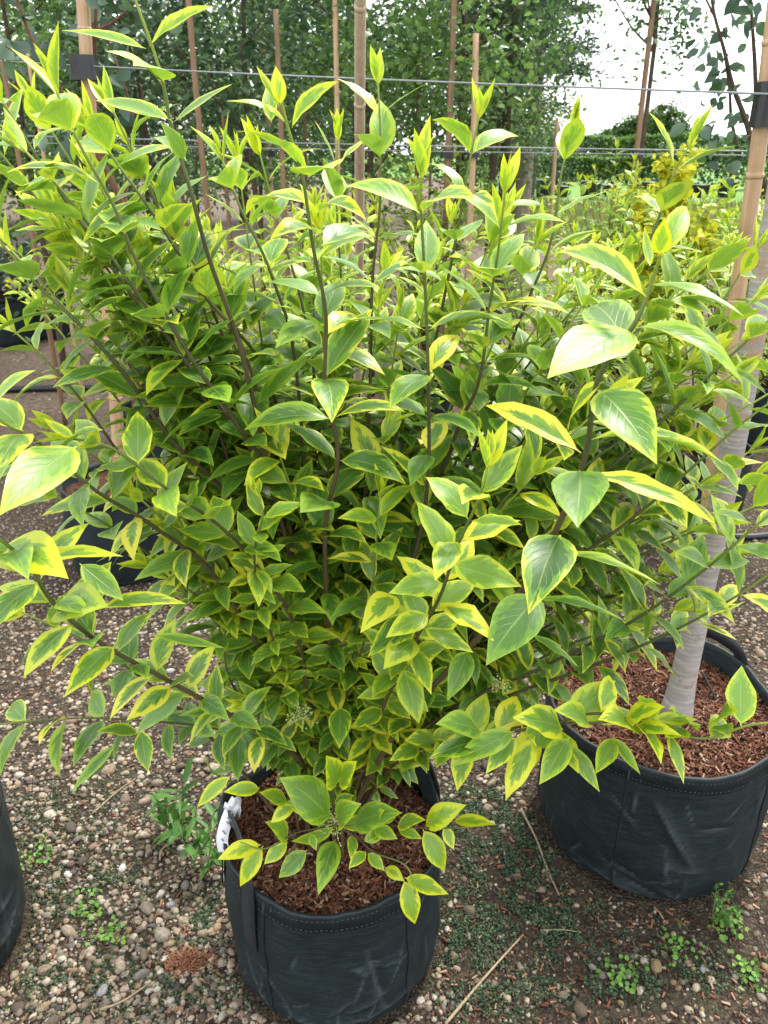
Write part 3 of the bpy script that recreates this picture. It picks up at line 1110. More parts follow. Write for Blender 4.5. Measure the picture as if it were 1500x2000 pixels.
# low sprays hanging over the front of the pot
HUB = (655, 1612, .93)
key_stem([HUB, (650, 1560, .99), (645, 1500, 1.06)], .003, tip=False, start=.8, ls=.9)
for tipc in ([(400, 1478, .90), (440, 1525, .90), (520, 1550, .905), (605, 1590, .92)],
             [(470, 1645, .87), (520, 1648, .875), (570, 1632, .89), (620, 1620, .91)],
             [(945, 1612, .88), (900, 1612, .885), (825, 1615, .89), (740, 1616, .91)],
             [(812, 1745, .83), (795, 1705, .84), (740, 1668, .87), (690, 1635, .905)],
             [(662, 1480, .90), (658, 1530, .91), (655, 1580, .925)]):
    key_stem(list(tipc) + [HUB], .0018, base=False, gap=.046, ls=.6, kind='spray', flat=.75, start=.12, top=.3, tip=False, thin=.4)


def hero(b, t, y0, y1, wf=1.0, age=0.0, cls='mature', up=.8, cam_=.6, side=0.0):
    p0, p1 = P(b[0], b[1], y0), P(t[0], t[1], y1)
    d = p1 - p0
    L = np.linalg.norm(d)
    tc = unit(np.array((0, 0, CAM_H)) - p0)
    n = tc * cam_ + np.array((side, 0, up))
    var = int(rg.choice(VAR[cls]))
    # lift the blade direction so that its arched tip lands on the mark
    tipl = LEAVES[var][0][-3]
    drop = math.atan2(-tipl[2], tipl[1])
    d = unit(d)
    n = unit(n - d * np.dot(n, d))
    d2 = d * math.cos(drop) + n * math.sin(drop)
    n2 = n * math.cos(drop) - d * math.sin(drop)
    place_leaf(specs, p0, d2, n2, L / np.linalg.norm(tipl), wf, var, age, rg.random(), -1)


# the big shoot at right
hero((1288, 500), (1300, 425), .66, .645, 1.0, .9, 'mature', -.2, 1.0)
hero((1292, 500), (1345, 405), .66, .70, .8, .7, 'lance', .3, .6)
hero((1270, 520), (1260, 440), .665, .70, .6, .6, 'young')
hero((1262, 580), (1085, 495), .672, .78, .55, .30, 'lance')
hero((1272, 555), (1452, 620), .67, .60, .62, .30, 'lance', .9, .35)
hero((1235, 645), (1072, 742), .68, .60, .95, .25, 'mature')
hero((1240, 640), (1450, 752), .68, .60, .62, .18, 'lance', .9, .35)
hero((1225, 670), (1150, 600), .69, .80, .85, .2)
hero((1180, 745), (1110, 840), .70, .74, .85, .3)
hero((1168, 762), (1290, 905), .70, .60, .95, .0, 'mature', .5, .8)
hero((1135, 885), (950, 790), .73, .84, .5, .2, 'lance')
hero((1150, 860), (1420, 912), .73, .68, .42, .3, 'lance', .9, .2)
hero((1132, 918), (1136, 1032), .73, .62, 1.05, .0, 'mature', .4, .9)
hero((1130, 925), (1395, 1025), .735, .66, .45, .3, 'lance', .9, .2)
hero((1095, 1045), (1025, 1198), .78, .66, .88, .0, 'mature', .4, .9)
hero((1090, 1080), (1290, 1145), .79, .70, .45, .2, 'lance', .8, .3)
hero((1055, 1160), (948, 1300), .82, .72, .95, .0, 'mature', .4, .9)
hero((1050, 1170), (1220, 1215), .82, .74, .5, .1, 'lance', .8, .3)
hero((1040, 1240), (1130, 1305), .86, .80, .5, .1, 'lance')
# top of the front shoot
hero((548, 205), (540, 128), .86, .86, .95, .85, 'mature', -.2, 1)
hero((545, 208), (500, 128), .86, .88, .5, .8, 'young')
hero((530, 240), (522, 165), .87, .90, .7, .5, 'mature', 0, 1)
hero((562, 245), (440, 198), .87, .84, .62, .55, 'lance')
hero((570, 250), (662, 160), .87, .86, .62, .5, 'lance')
hero((600, 335), (455, 255), .885, .80, .80, .75, 'lance', .9, .3)
hero((605, 345), (655, 328), .885, .78, 1.1, .6)
hero((612, 400), (480, 420), .89, .98, .6, .2, 'lance')
hero((618, 420), (715, 430), .89, .80, .6, .25, 'lance')
hero((622, 460), (530, 470), .895, .82, .8, .1)
hero((628, 480), (720, 455), .90, .98, .8, .1)
# top of the left leaning shoot
hero((285, 95), (120, 58), .91, .92, .55, .45, 'lance')
hero((292, 90), (415, 12), .91, .90, .55, .5, 'lance')
hero((318, 170), (205, 98), .913, .86, .85, .55, 'lance')
hero((320, 160), (265, 130), .913, .84, 1.2, .4)
hero((335, 235), (188, 195), .92, .98, .5, .3, 'lance')
hero((340, 238), (455, 165), .92, .90, .6, .25, 'lance')
hero((362, 310), (312, 240), .93, .90, .85, .2, 'mature', .4, .9)
hero((365, 315), (300, 270), .93, .99, .6, .2, 'lance')
# broad leaves low at the left and in the front
hero((150, 872), (-5, 1008), .80, .66, .80, .42, 'mature', .5, .8)
hero((5, 1068), (128, 1135), .74, .66, .95, .55, 'mature', .6, .7)
hero((65, 1100), (242, 1085), .75, .74, .5, .6, 'lance')
hero((155, 1100), (240, 1175), .76, .74, .95, .25)
hero((110, 1195), (215, 1180), .76, .70, 1.0, .45, 'mature', .5, .8)
hero((225, 1262), (122, 1360), .79, .72, .85, .15, 'mature', .5, .8)
hero((195, 1190), (365, 1180), .79, .80, .45, .35, 'lance')
hero((335, 1340), (248, 1410), .85, .79, .85, .1, 'mature', .5, .8)
hero((300, 1240), (440, 1268), .83, .84, .5, .25, 'lance')
hero((275, 1425), (290, 1508), .90, .86, .95, .12, 'mature', .4, .9)
hero((270, 1430), (188, 1430), .90, .86, .8, .3)
hero((225, 1455), (140, 1548), .90, .84, .55, .0, 'lance', .4, .9)
hero((665, 1380), (665, 1462), .98, .90, .95, .15, 'mature', .3, 1)
hero((775, 1165), (700, 1235), .88, .80, .85, .25, 'mature', .6, .7)
hero((815, 1200), (720, 1285), .90, .82, .85, .1, 'mature', .5, .8)
hero((915, 1270), (875, 1370), .90, .82, .80, .15, 'mature', .4, .9)
hero((640, 1560), (560, 1530), .93, .90, .9, .2, 'mature', .8, .4)
hero((655, 1640), (618, 1748), .93, .84, .85, .1, 'mature', .3, 1)

SPR = [(450, 1516, 385, 1578, .62, .75), (508, 1540, 437, 1549, .8, .7), (562, 1566, 506, 1546, .9, .55), (645, 1600, 545, 1518, .95, .1), (576, 1572, 528, 1606, .95, .5),
       (510, 1650, 425, 1682, .75, .75), (514, 1652, 470, 1733, .72, .7), (562, 1640, 518, 1602, .95, .45), (562, 1645, 517, 1690, .95, .5), (606, 1628, 618, 1662, .95, .4),
       (600, 1660, 545, 1716, .9, .1), (690, 1614, 786, 1584, .95, .1), (662, 1610, 706, 1566, 1.0, .3), (656, 1536, 634, 1478, 1.0, .55), (662, 1536, 698, 1488, .9, .6),
       (725, 1612, 752, 1582, .95, .4), (728, 1616, 776, 1640, 1.0, .35), (775, 1615, 832, 1600, .85, .45), (776, 1617, 826, 1638, .8, .45), (830, 1614, 912, 1574, .8, .6), (826, 1620, 866, 1702, .85, .55),
       (868, 1612, 886, 1660, .9, .6), (885, 1604, 970, 1610, .62, .7), (716, 1664, 680, 1696, 1.0, .4), (718, 1666, 752, 1700, 1.0, .45), (752, 1694, 790, 1720, 1.0, .5), (790, 1714, 876, 1747, .75, .65), (788, 1718, 812, 1804, .75, .7)]
for q in SPR:
    hero((q[0], q[1]), (q[2], q[3]), .90, .88, q[4] * 1.2, q[5] + .12, 'mature', .7, .7)
CUR = [(1045, 1438, 985, 1563, .75, .35), (1112, 1440, 1052, 1532, .85, .4), (1118, 1456, 1170, 1548, .6, .35), (1200, 1440, 1165, 1512, .8, .5), (1195, 1440, 1252, 1512, .5, .4), (1232, 1420, 1332, 1440, .6, .7),
       (1228, 1425, 1170, 1410, .9, .7), (1258, 1408, 1256, 1362, .6, .7), (1005, 1428, 880, 1502, .62, .1), (1010, 1440, 948, 1512, .7, .15), (1100, 1425, 1000, 1400, .8, .35), (1150, 1412, 1080, 1385, .7, .4),
       (1220, 1405, 1300, 1378, .7, .6), (1330, 1418, 1302, 1442, 1, .55), (1345, 1416, 1318, 1396, .9, .5), (1400, 1420, 1424, 1442, 1, .55), (1400, 1415, 1440, 1392, 1, .6), (960, 1440, 835, 1480, .7, .1), (940, 1430, 850, 1415, .8, .1)]
for q in CUR:
    hero((q[0], q[1]), (q[2], q[3]), .80, .75, q[4] * 1.15, q[5], 'curly' if rg.random() < .6 else 'mature', .6, .8)

# inner shoots that fill the crown
ENVX = [-200, 0, 200, 350, 500, 700, 900, 1050, 1200, 1350, 1500, 1700]
ENVY = [280, 250, 260, 280, 300, 320, 350, 370, 400, 430, 480, 560]
made = 0
tries = 0
while made < 108 and tries < 4000:
    tries += 1
    az = rg.uniform(0, 2 * math.pi)
    rad = .64 * rg.uniform(.03, 1) ** .75
    dx, dy = math.cos(az) * rad, math.sin(az) * rad * .80
    zt = rg.uniform(.80, 1.56) - .25 * (rad / .62) ** 2
    tipw = BASE + np.array((dx, dy, 0))
    tipw[2] = zt
    if dx < -.25 and zt < 1.12:
        continue
    px, py, d = proj(tipw)
    if d < .95 or px < -150 or px > 1650:
        continue
    if py < np.interp(px, ENVX, ENVY) or py > 1150:
        continue
    if px < 330 and py > 620:
        continue
    b = BASE + np.array((rg.normal() * .03, rg.normal() * .03, -.01))
    m1 = b + (tipw - b) * np.array((.22, .22, .35))
    m2 = b + (tipw - b) * np.array((.55, .55, .68))
    C = catmull([b, m1 + rg.normal(size=3) * .012, m2 + rg.normal(size=3) * .012, tipw], 8)
    stems.append((C, .0032, .0012))
    leaf_stem(specs, len(stems) - 1, C, rg, start=.2, gap=.050, ls=rg.uniform(.78, .98))
    made += 1
for k in range(50):
    if k < 30:
        tip_ = (rg.uniform(1060, 1430) if k % 4 else rg.uniform(1400, 1560), rg.uniform(480, 1220), rg.uniform(.95, 1.30))
    elif k < 40:
        tip_ = (rg.uniform(-60, 360), rg.uniform(760, 1180), rg.uniform(.92, 1.12))
    else:
        tip_ = (rg.uniform(-60, 260), rg.uniform(340, 600), rg.uniform(1.02, 1.28))
    t = P(*tip_)
    b = BASE + np.array((rg.normal() * .03, rg.normal() * .03, -.01))
    f = (.30, .30, .45) if t[2] > .8 else (.35, .35, .6)
    C = catmull([b, b + (t - b) * f, b + (t - b) * (.65, .65, .80), t], 8)
    stems.append((C, .0040, .0013))
    leaf_stem(specs, len(stems) - 1, C, rg, start=.3, gap=.055, ls=rg.uniform(.82, .98))
# short leafy twigs low in the crown
for _ in range(46):
    az = rg.uniform(0, 2 * math.pi)
    h0 = rg.uniform(.06, .42)
    b = BASE + np.array((rg.normal() * .05, rg.normal() * .05, h0))
    L = rg.uniform(.10, .30)
    t = b + np.array((math.cos(az) * L, math.sin(az) * L, rg.uniform(-.02, .16)))
    px, py, d = proj(t)
    if py > 1440 or d < .7 or (px < 420 and py > 1100):
        continue
    C = catmull([b, (b + t) / 2 + np.array((0, 0, .03)), t], 7)
    stems.append((C, .003, .0012))
    leaf_stem(specs, len(stems) - 1, C, rg, start=.05, gap=.036, ls=rg.uniform(.58, .8), tip=rg.random() < .3, small_low=.8)
build_shrub(shrub, stems, specs, 300)


# small cream flower buds
def flower(loc, n, s):
    mb = MB()
    r_ = np.random.default_rng(int(abs(loc[0]) * 1e4))
    for _ in range(n):
        d = unit(r_.normal(size=3) + np.array((0, 0, .8)))
        e = loc + d * s * r_.uniform(.4, 1)
        mb.tube([loc, (loc + e) / 2 + r_.normal(size=3) * .001, e], [.0005, .0005, .0004], 4, True)
        for q in range(3):
            c = e + r_.normal(size=3) * .0028
            mb.tube([c, c + d * .0015, c + d * .0035], [.0006, .0016, .0004], 5, True)
    return obj('flower_cluster', mb.mesh('flower_cluster', MAT['bud'], True), shrub)


MAT['bud'] = simple('flower_bud', (.28, .36, .09), (.50, .50, .20), 60, .6, .3)
flower(P(655, 1610, .925), 34, .026)
flower(P(590, 1400, .98), 26, .024)
flower(P(975, 1345, .95), 14, .018)


# ================================================================== NEAR GROUND DETAIL
def ico(sub):
    import bmesh
    bm = bmesh.new()
    bmesh.ops.create_icosphere(bm, subdivisions=sub, radius=1)
    V = np.array([v.co[:] for v in bm.verts])
    F = np.array([[v.index for v in f.verts] for f in bm.faces])
    bm.free()
    return V, F


PEB = []
for s in range(9):
    V, F = ico(2)
    r_ = np.random.default_rng(s + 30)
    V = V * np.array([1 + .20 * noise.noise(Vector(v) * 1.1 + Vector((s * 7, 0, 0))) + .12 * noise.noise(Vector(v) * 2.3 + Vector((0, s * 7, 0))) for v in V])[:, None]
    for _ in range(5):        # worn flats
        d = unit(r_.normal(size=3))
        h = r_.uniform(.62, .85)
        t = V @ d
        V = V - np.maximum(t - h, 0)[:, None] * d * .85
    V *= np.array((1, r_.uniform(.62, .9), r_.uniform(.45, .7)))
    PEB.append((V, F))
PEB_LO = []
for s in range(5):
    V, F = ico(1)
    r_ = np.random.default_rng(s + 60)
    PEB_LO.append((V * (1 + r_.normal(size=len(V)) * .16)[:, None] * np.array((1, .75, .6)), F))
PEB_ME = [np_mesh('pebble', V, F, MAT['pebble_obj'], True) for V, F in PEB]

POTS_XY = [(POT1, .215), (POT2, .26), ((-.985, 1.12), .245)]


def free(x, y, m=0.0):
    return all(math.hypot(x - c[0], y - c[1]) > r + m for c, r in POTS_XY)


def stone_density(x, y):
    """left side is gravelly, the right foreground mostly bare soil and moss"""
    base = 1.25 if x < -.05 else .42
    if y > 1.75:
        base = .8
    if x > .12 and y < 1.45:
        base = .13
    return base * (.55 + .9 * (noise.noise((x * 3.2, y * 3.2, 4.0)) * .5 + .5))


def rand_view(rg, ymax=3.4):
    while True:
        y = .72 + (ymax - .72) * rg.random() ** 1.6
        x = rg.uniform(-.62, .62) * (y + .55)
        if free(x, y, .0):
            return x, y


cand = []
while len(cand) < 300:
    x, y = rand_view(rg, 2.3)
    s = .0095 + .0125 * rg.random() ** 1.7
    px, py, d = proj((x, y, 0))
    if rg.random() < stone_density(x, y) and -30 < px < 1530 and 1230 < py < 2040 and free(x, y, s) and all((x - a) ** 2 + (y - b) ** 2 > (.9 * (s + c)) ** 2 for a, b, c in cand):
        cand.append((x, y, s))
for x, y, s in cand:
    k = int(rg.integers(0, len(PEB_ME)))
    o = bpy.data.objects.new('pebble', PEB_ME[k])
    COL.objects.link(o)
    o.parent = ground
    o.location = (x, y, s * .26)
    o.rotation_euler = (rg.normal() * .25, rg.normal() * .25, rg.uniform(0, 6.28))
    o.scale = (s, s * rg.uniform(.85, 1.1), s * rg.uniform(.8, 1.15))
    o['seed'] = float(rg.random())
# small gravel
Vs, Fs, Sd, off = [], [], [], 0
cnt = 0
while cnt < 34000:
    x, y = rand_view(rg, 3.6)
    px, py, d = proj((x, y, 0))
    if px < -40 or px > 1540 or py > 2050 or rg.random() > stone_density(x, y) * 1.1:
        continue
    if cnt % 7 == 0 and y < 2.4:
        s = .006 + .005 * rg.random()
        V, F = PEB[int(rg.integers(0, 9))]
    else:
        s = .0022 + .0050 * rg.random() ** 1.6
        V, F = PEB_LO[int(rg.integers(0, 5))]
    a = rg.uniform(0, 6.28)
    c_, s_ = math.cos(a), math.sin(a)
    W = V * s
    W = np.stack([W[:, 0] * c_ - W[:, 1] * s_, W[:, 0] * s_ + W[:, 1] * c_, W[:, 2]], -1) + (x, y, s * .2)
    Vs.append(W)
    Fs.append(F + off)
    Sd.append(np.full(len(V), rg.random() * .9))
    off += len(V)
    cnt += 1
for _ in range(7000):
    y = 2.3 + 5.5 * rg.random() ** 1.5
    x = rg.uniform(-.6, .6) * (y + .6)
    s = (.004 + .009 * rg.random() ** 2) * (1 + .12 * (y - 2.3))
    V, F = PEB_LO[int(rg.integers(0, 5))]
    a = rg.uniform(0, 6.28)
    c_, s_ = math.cos(a), math.sin(a)
    W = V * s
    Vs.append(np.stack([W[:, 0] * c_ - W[:, 1] * s_, W[:, 0] * s_ + W[:, 1] * c_, W[:, 2]], -1) + (x, y, s * .15))
    Fs.append(F + off)
    Sd.append(np.full(len(V), rg.random() * .9))
    off += len(V)
obj('gravel', np_mesh('gravel', np.concatenate(Vs), np.concatenate(Fs), MAT['pebble_geo'], True, {'seed': np.concatenate(Sd)}), ground, kind='stuff')
# bark crumbs and bits of debris
mb = MB()
for _ in range(7000):
    x, y = rand_view(rg, 2.6)
    if x < -.1 and rg.random() < .35:
        continue
    rt = Matrix.Rotation(rg.uniform(0, 6.28), 3, 'Z') @ Matrix.Rotation(rg.normal() * .25, 3, 'Y')
    chip(mb, (x, y, rg.uniform(.002, .006)), rg.uniform(.004, .017), rt, rg, rg.choice((.05, .3, .5, .7, .9, .98)))
for _ in range(420):          # little spilled heap left of the front pot
    q = rg.normal(size=2) * (.022, .013)
    c0 = PZ(365, 1880)
    rt = Matrix.Rotation(rg.uniform(0, 6.28), 3, 'Z') @ Matrix.Rotation(rg.normal() * .4, 3, 'Y')
    chip(mb, (c0[0] + q[0], c0[1] + q[1], .004 + .018 * math.exp(-(q[0] / .025) ** 2 - (q[1] / .015) ** 2) * rg.random()), rg.uniform(.006, .014), rt, rg, rg.uniform(.55, .9))
obj('bark_crumbs', mb.mesh('bark_crumbs', MAT['chip'], False, 'seed'), ground, kind='stuff')


def leafquads(P0, D, N, L, W):
    """rhombic folded leaves: arrays of base points, directions, normals, lengths, widths"""
    D = D / (np.linalg.norm(D, axis=1)[:, None] + 1e-9)
    N = N - D * np.sum(N * D, axis=1)[:, None]
    N /= np.linalg.norm(N, axis=1)[:, None] + 1e-9
    S = np.cross(D, N)
    L, W = np.asarray(L)[:, None], np.asarray(W)[:, None]
    a = P0
    b = P0 + D * L * .32 + S * W * .42 + N * W * .12
    c = P0 + D * L * .68 + S * W * .40 + N * W * .10
    t = P0 + D * L - N * L * .08
    e = P0 + D * L * .68 - S * W * .40 + N * W * .10
    f = P0 + D * L * .32 - S * W * .42 + N * W * .12
    V = np.stack([a, b, c, t, e, f], 1).reshape(-1, 3)
    n = len(P0)
    i = np.arange(n)[:, None] * 6
    F = np.concatenate([i + np.array([0, 1, 2, 3]), i + np.array([0, 3, 4, 5])])
    return V, F


def cloud_mesh(name, P0, L, mat, rng, wr=.6, up=.5, droop=0.0, seed_fn=None):
    n = len(P0)
    D = rng.normal(size=(n, 3))
    D[:, 2] = D[:, 2] * .6 - droop
    N = rng.normal(size=(n, 3)) * .7
    N[:, 2] += up
    Ls = L * rng.uniform(.7, 1.25, n)
    V, F = leafquads(P0, D, N, Ls, Ls * wr)
    sd = rng.random(n) if seed_fn is None else seed_fn(n)
    return np_mesh(name, V, F, mat, False, {'seed': np.repeat(sd, 6)})


# moss carpets
Pm = []
for px, py, rx, ry, n in ((960, 1700, .13, .20, 5200), (930, 1560, .07, .08, 1500), (905, 1850, .06, .07, 1500), (400, 1800, .035, .06, 800), (1020, 1640, .06, .1, 1300), (230, 1900, .12, .05, 900), (120, 1750, .10, .06, 700), (1150, 1930, .12, .03, 500), (100, 1600, .2, .12, 2200), (300, 1950, .2, .06, 1600), (60, 1900, .1, .1, 900), (1300, 1900, .2, .06, 1500), (1080, 1800, .12, .08, 1500), (960, 1950, .1, .05, 900), (200, 1720, .2, .08, 1500)):
    c0 = PZ(px, py)
    q = rg.normal(size=(n, 2)) * (rx, ry) * .6
    for x, y in q:
        X, Y = c0[0] + x, c0[1] + y
        if free(X, Y, -.005) and noise.noise((X * 22, Y * 22, 2)) > -.12:
            Pm.append((X, Y, rg.uniform(.001, .007)))
Pm = np.array(Pm)
obj('moss', cloud_mesh('moss', Pm, .0062, MAT['moss'], rg, .8, 1.0), ground, kind='stuff')


# weeds
def weed(px, py, kind, label, seed):
    r_ = np.random.default_rng(seed)
    c0 = PZ(px, py)
    root = thing('weed', label, 'weed', c0)
    if kind == 'clover':
        n = 46
        q = r_.normal(size=(n, 2)) * .020
        P0 = np.column_stack([c0[0] + q[:, 0], c0[1] + q[:, 1], r_.uniform(.004, .018, n)])
        obj('leaves', cloud_mesh('leaves', P0, .011, MAT['weed'], r_, .95, 1.6, 0, lambda m: r_.uniform(.5, 1, m)), root, kind='stuff')
    elif kind == 'lance':
        for s in range(5):
            a = r_.uniform(0, 6.28)
            b = c0 + np.array((math.cos(a), math.sin(a), 0)) * .012
            t = b + np.array((math.cos(a) * .035, math.sin(a) * .03, r_.uniform(.09, .17)))
            mb = MB()
            mb.tube(catmull([b, (b + t) / 2 + r_.normal(size=3) * .006, t], 5), .0016, 5)
            o = obj('stem', mb.mesh('stem', MAT['weed_stem'], True), root)
            n = 7
            P0 = np.array([b + (t - b) * k for k in np.linspace(.25, 1, n)])
            D = r_.normal(size=(n, 3)) * .8 + (0, 0, .25)
            V, F = leafquads(P0, D, np.tile((0, 0, 1.0), (n, 1)) + r_.normal(size=(n, 3)) * .2, r_.uniform(.045, .075, n), r_.uniform(.014, .022, n))
            obj('leaf_spray', np_mesh('leaf_spray', V, F, MAT['weed'], False, {'seed': np.repeat(r_.uniform(.1, .5, n), 6)}), root, kind='stuff')
    else:
        mb = MB()
        Pl = []
        for s in range(7):
            a = r_.uniform(0, 6.28)
            t = c0 + np.array((math.cos(a) * .05, math.sin(a) * .05, r_.uniform(.05, .13)))
            C = catmull([c0, (c0 + t) / 2 + np.array((0, 0, .015)), t], 6)
            mb.tube(C, .0008, 4)
            for k in C[5:]:
                for _ in range(3):
                    Pl.append(k + r_.normal(size=3) * .003)
        obj('stem', mb.mesh('stem', MAT['weed_stem'], True), root)
        obj('leaves', cloud_mesh('leaves', np.array(Pl), .010, MAT['weed'], r_, .6, .8), root, kind='stuff')


MAT['weed_stem'] = simple('weed_stem', (.08, .17, .04), (.14, .26, .06), 60, .6, .3)
weed(395, 1700, 'lance', 'green lance-leaved weed growing against the left side of the front pot', 1)
weed(350, 1640, 'lance', 'smaller lance-leaved weed in the gravel left of the front pot', 2)
weed(1390, 1800, 'wiry', 'wiry feathery weed at the foot of the right pot', 3)
weed(1330, 1860, 'clover', 'bright green seedling patch in front of the right pot', 4)
weed(1215, 1905, 'clover', 'little seedling on bare soil below the right pot', 5)
weed(1430, 1820, 'clover', 'seedling clump beside the wiry weed', 6)
weed(220, 1825, 'clover', 'bright seedling patch in the gravel left of the front pot', 7)
weed(65, 1680, 'clover', 'seedlings in gravel near the left edge', 8)
weed(180, 1780, 'clover', 'sparse seedlings in gravel beside a grey stone', 9)
weed(1465, 1900, 'clover', 'seedling patch at the bottom right corner', 10)


def twig(pts, r, label, leaf=False):
    W = [PZ(px, py, z) for px, py, z in pts]
    C = catmull(W, 6)
    mb = MB().tube(C, np.linspace(r, r * .55, len(C)), 6)
    o = obj('twig', mb.mesh('twig', MAT['twig'], True))
    tag(o, label, 'twig')


twig([(1018, 1580, .012), (1048, 1640, .006), (1070, 1700, .005), (1092, 1748, .004)], .0032, 'pale dry twig lying against the left foot of the right pot')
twig([(870, 2000, .005), (950, 1905, .006), (1022, 1825, .006)], .0034, 'straight straw-coloured twig on soil at the bottom middle')
twig([(1055, 1817, .004), (1100, 1816, .005), (1135, 1821, .004)], .0018, 'short thin twig on soil in front of the right pot')
twig([(195, 1972, .006), (240, 1955, .007), (292, 1920, .006)], .0026, 'thin curved twig on gravel at the bottom left')
twig([(312, 1680, .006), (316, 1660, .007), (340, 1640, .01), (365, 1632, .014)], .0026, 'bent pale twig on gravel beside the lance-leaved weed')
twig([(180, 1590, .006), (230, 1545, .010), (265, 1520, .012)], .002, 'thin twig on gravel below the left hanging leaves')


# ================================================================== STAKES, TRUNKS, WIRES
def cane(p0, p1, r, mat, label, nodes=True, group=None):
    p0, p1 = np.asarray(p0, float), np.asarray(p1, float)
    root = thing('bamboo_cane', label, 'cane', p0, group)
    n = 22
    t = np.linspace(0, 1, n)
    L = np.linalg.norm(p1 - p0)
    pts = p0 + (p1 - p0) * t[:, None]
    side = np.array([noise.noise((p0[0] * 3, a * 2.0, 1)) for a in t]) * .012
    pts[:, 0] += side
    obj('culm', MB().tube(pts, r * (1 - .18 * t), 10).mesh('culm', mat, True), root)
    if nodes:
        s = .12
        while s < L:
            f = s / L
            c = np.array([np.interp(f, t, pts[:, q]) for q in range(3)])
            rr = r * (1 - .18 * f)
            d = unit(p1 - p0)
            mb = MB().tube([c - d * .006, c - d * .002, c + d * .002, c + d * .006], [rr * 1.0, rr * 1.13, rr * 1.13, rr], 10)
            obj('node', mb.mesh('node', mat, True), root)
            s += .24 + .08 * noise.noise((p0[0] * 9, s, 0))
    return root


def tie(c, label, s=(.05, .045, .035), group=None):
    mb = MB()
    a = np.linspace(0, 2 * math.pi, 20)
    for k in range(2):
        pts = np.stack([c[0] + s[0] * .5 * np.cos(a), c[1] + s[1] * .5 * np.sin(a), c[2] + (k - .5) * s[2] * .5 + 0 * a], -1)
    # a strap band: flat ring
    V, F = [], []
    n = 18
    for k in range(n):
        an = k / n * 2 * math.pi
        cx, sy = math.copysign(abs(math.cos(an)) ** .55, math.cos(an)), math.copysign(abs(math.sin(an)) ** .55, math.sin(an))
        for z in (-.5, .5):
            V.append((c[0] + s[0] * .5 * cx, c[1] + s[1] * .5 * sy, c[2] + s[2] * z))
        for z in (.5, -.5):
            V.append((c[0] + (s[0] * .5 - .003) * cx, c[1] + (s[1] * .5 - .003) * sy, c[2] + s[2] * z))
    for k in range(n):
        a0, b0 = k * 4, (k + 1) % n * 4
        for q in range(4):
            F.append((a0 + q, b0 + q, b0 + (q + 1) % 4, a0 + (q + 1) % 4))
    mb = MB().add(V, F)
    o = obj('rubber_tie', mb.mesh('rubber_tie', MAT['black_plastic'], False))
    tag(o, label, 'tie', group)


# white-barked tree in the right pot with its bamboo stake
tb = PZ(1318, 1405, .33)
tt_ = [tb, P(1372, 1150, 1.475), P(1425, 900, 1.475), P(1462, 700, 1.48), P(1500, 500, 1.49), P(1545, 250, 1.49), P(1590, 0, 1.5), P(1640, -300, 1.5)]
tree_r = thing('white_barked_tree', 'young tree with pale peeling white bark in the right pot', 'tree', tb)
C = catmull(tt_, 8)
tt = np.linspace(0, 1, len(C))
obj('trunk', MB().tube(C, .0275 - .009 * tt + .014 * np.exp(-tt * 45) + np.array([.0016 * noise.noise((3, a * 30, 0)) for a in tt]), 14).mesh('trunk', MAT['birch'], True), tree_r)
for pts, r0 in (([C[-18], C[-18] + (-.03, .05, .2), C[-18] + (-.10, .10, .50)], .008), ([C[-12], C[-12] + (.08, .06, .2), C[-12] + (.2, .1, .55)], .008)):
    D = catmull(pts, 6)
    obj('limb', MB().tube(D, np.linspace(r0, .002, len(D)), 7).mesh('limb', MAT['birch'], True), tree_r)
r_ = np.random.default_rng(9)
Pc = C[-10] + (0.12, .05, .45) + r_.normal(size=(900, 3)) * (.22, .2, .22)
Pc = Pc[Pc[:, 2] > 2.0]
obj('crown', cloud_mesh('crown', Pc, .05, MAT['tree_leaf'], r_, .65, .4, .4), tree_r, kind='stuff')
cane(PZ(1345, 1300, .30), P(1520, -40, 1.66), .0178, MAT['bamboo'], 'tan bamboo stake leaning beside the white trunk on the right')
tie(P(1500, 205, 1.655), 'black rubber tie on the right bamboo stake', (.050, .05, .075))

# left stake with its tie, and the middle weathered cane
cane(PZ(235, 945, .33), P(158, -60, 2.83), .0235, MAT['bamboo'], 'thick tan bamboo stake with black tie at the upper left')
tie(P(166, 133, 2.80), 'black tie clamping wire to the left bamboo stake', (.078, .07, .068))
cane(PZ(696, 900, .3), P(708, -120, 1.72), .0138, MAT['bamboo_pale'], 'pale weathered bamboo cane rising behind the middle of the shrub')


def wire(a, b, r, label, sag=.01):
    t = np.linspace(0, 1, 24)
    pts = a + (b - a) * t[:, None]
    pts[:, 2] -= sag * 4 * t * (1 - t)
    o = obj('training_wire', MB().tube(pts, r, 6).mesh('training_wire', MAT['wire'], True))
    tag(o, label, 'wire')


a, b = P(166, 120, 2.80), P(1500, 180, 1.63)
wire(a + (a - b) * .8, b + (b - a) * .12, .0022, 'upper thin steel wire crossing in front of the tree row', .012)
wire(P(-60, 262, 4.6), P(1560, 296, 4.4), .0038, 'lower wire behind the shrub at horizon height', .01)
wire(P(-60, 276, 4.65), P(1560, 304, 4.45), .0028, 'second lower wire just under the horizon wire', .01)

# ================================================================== BACKGROUND TREES
TREE_RNG = np.random.default_rng(101)


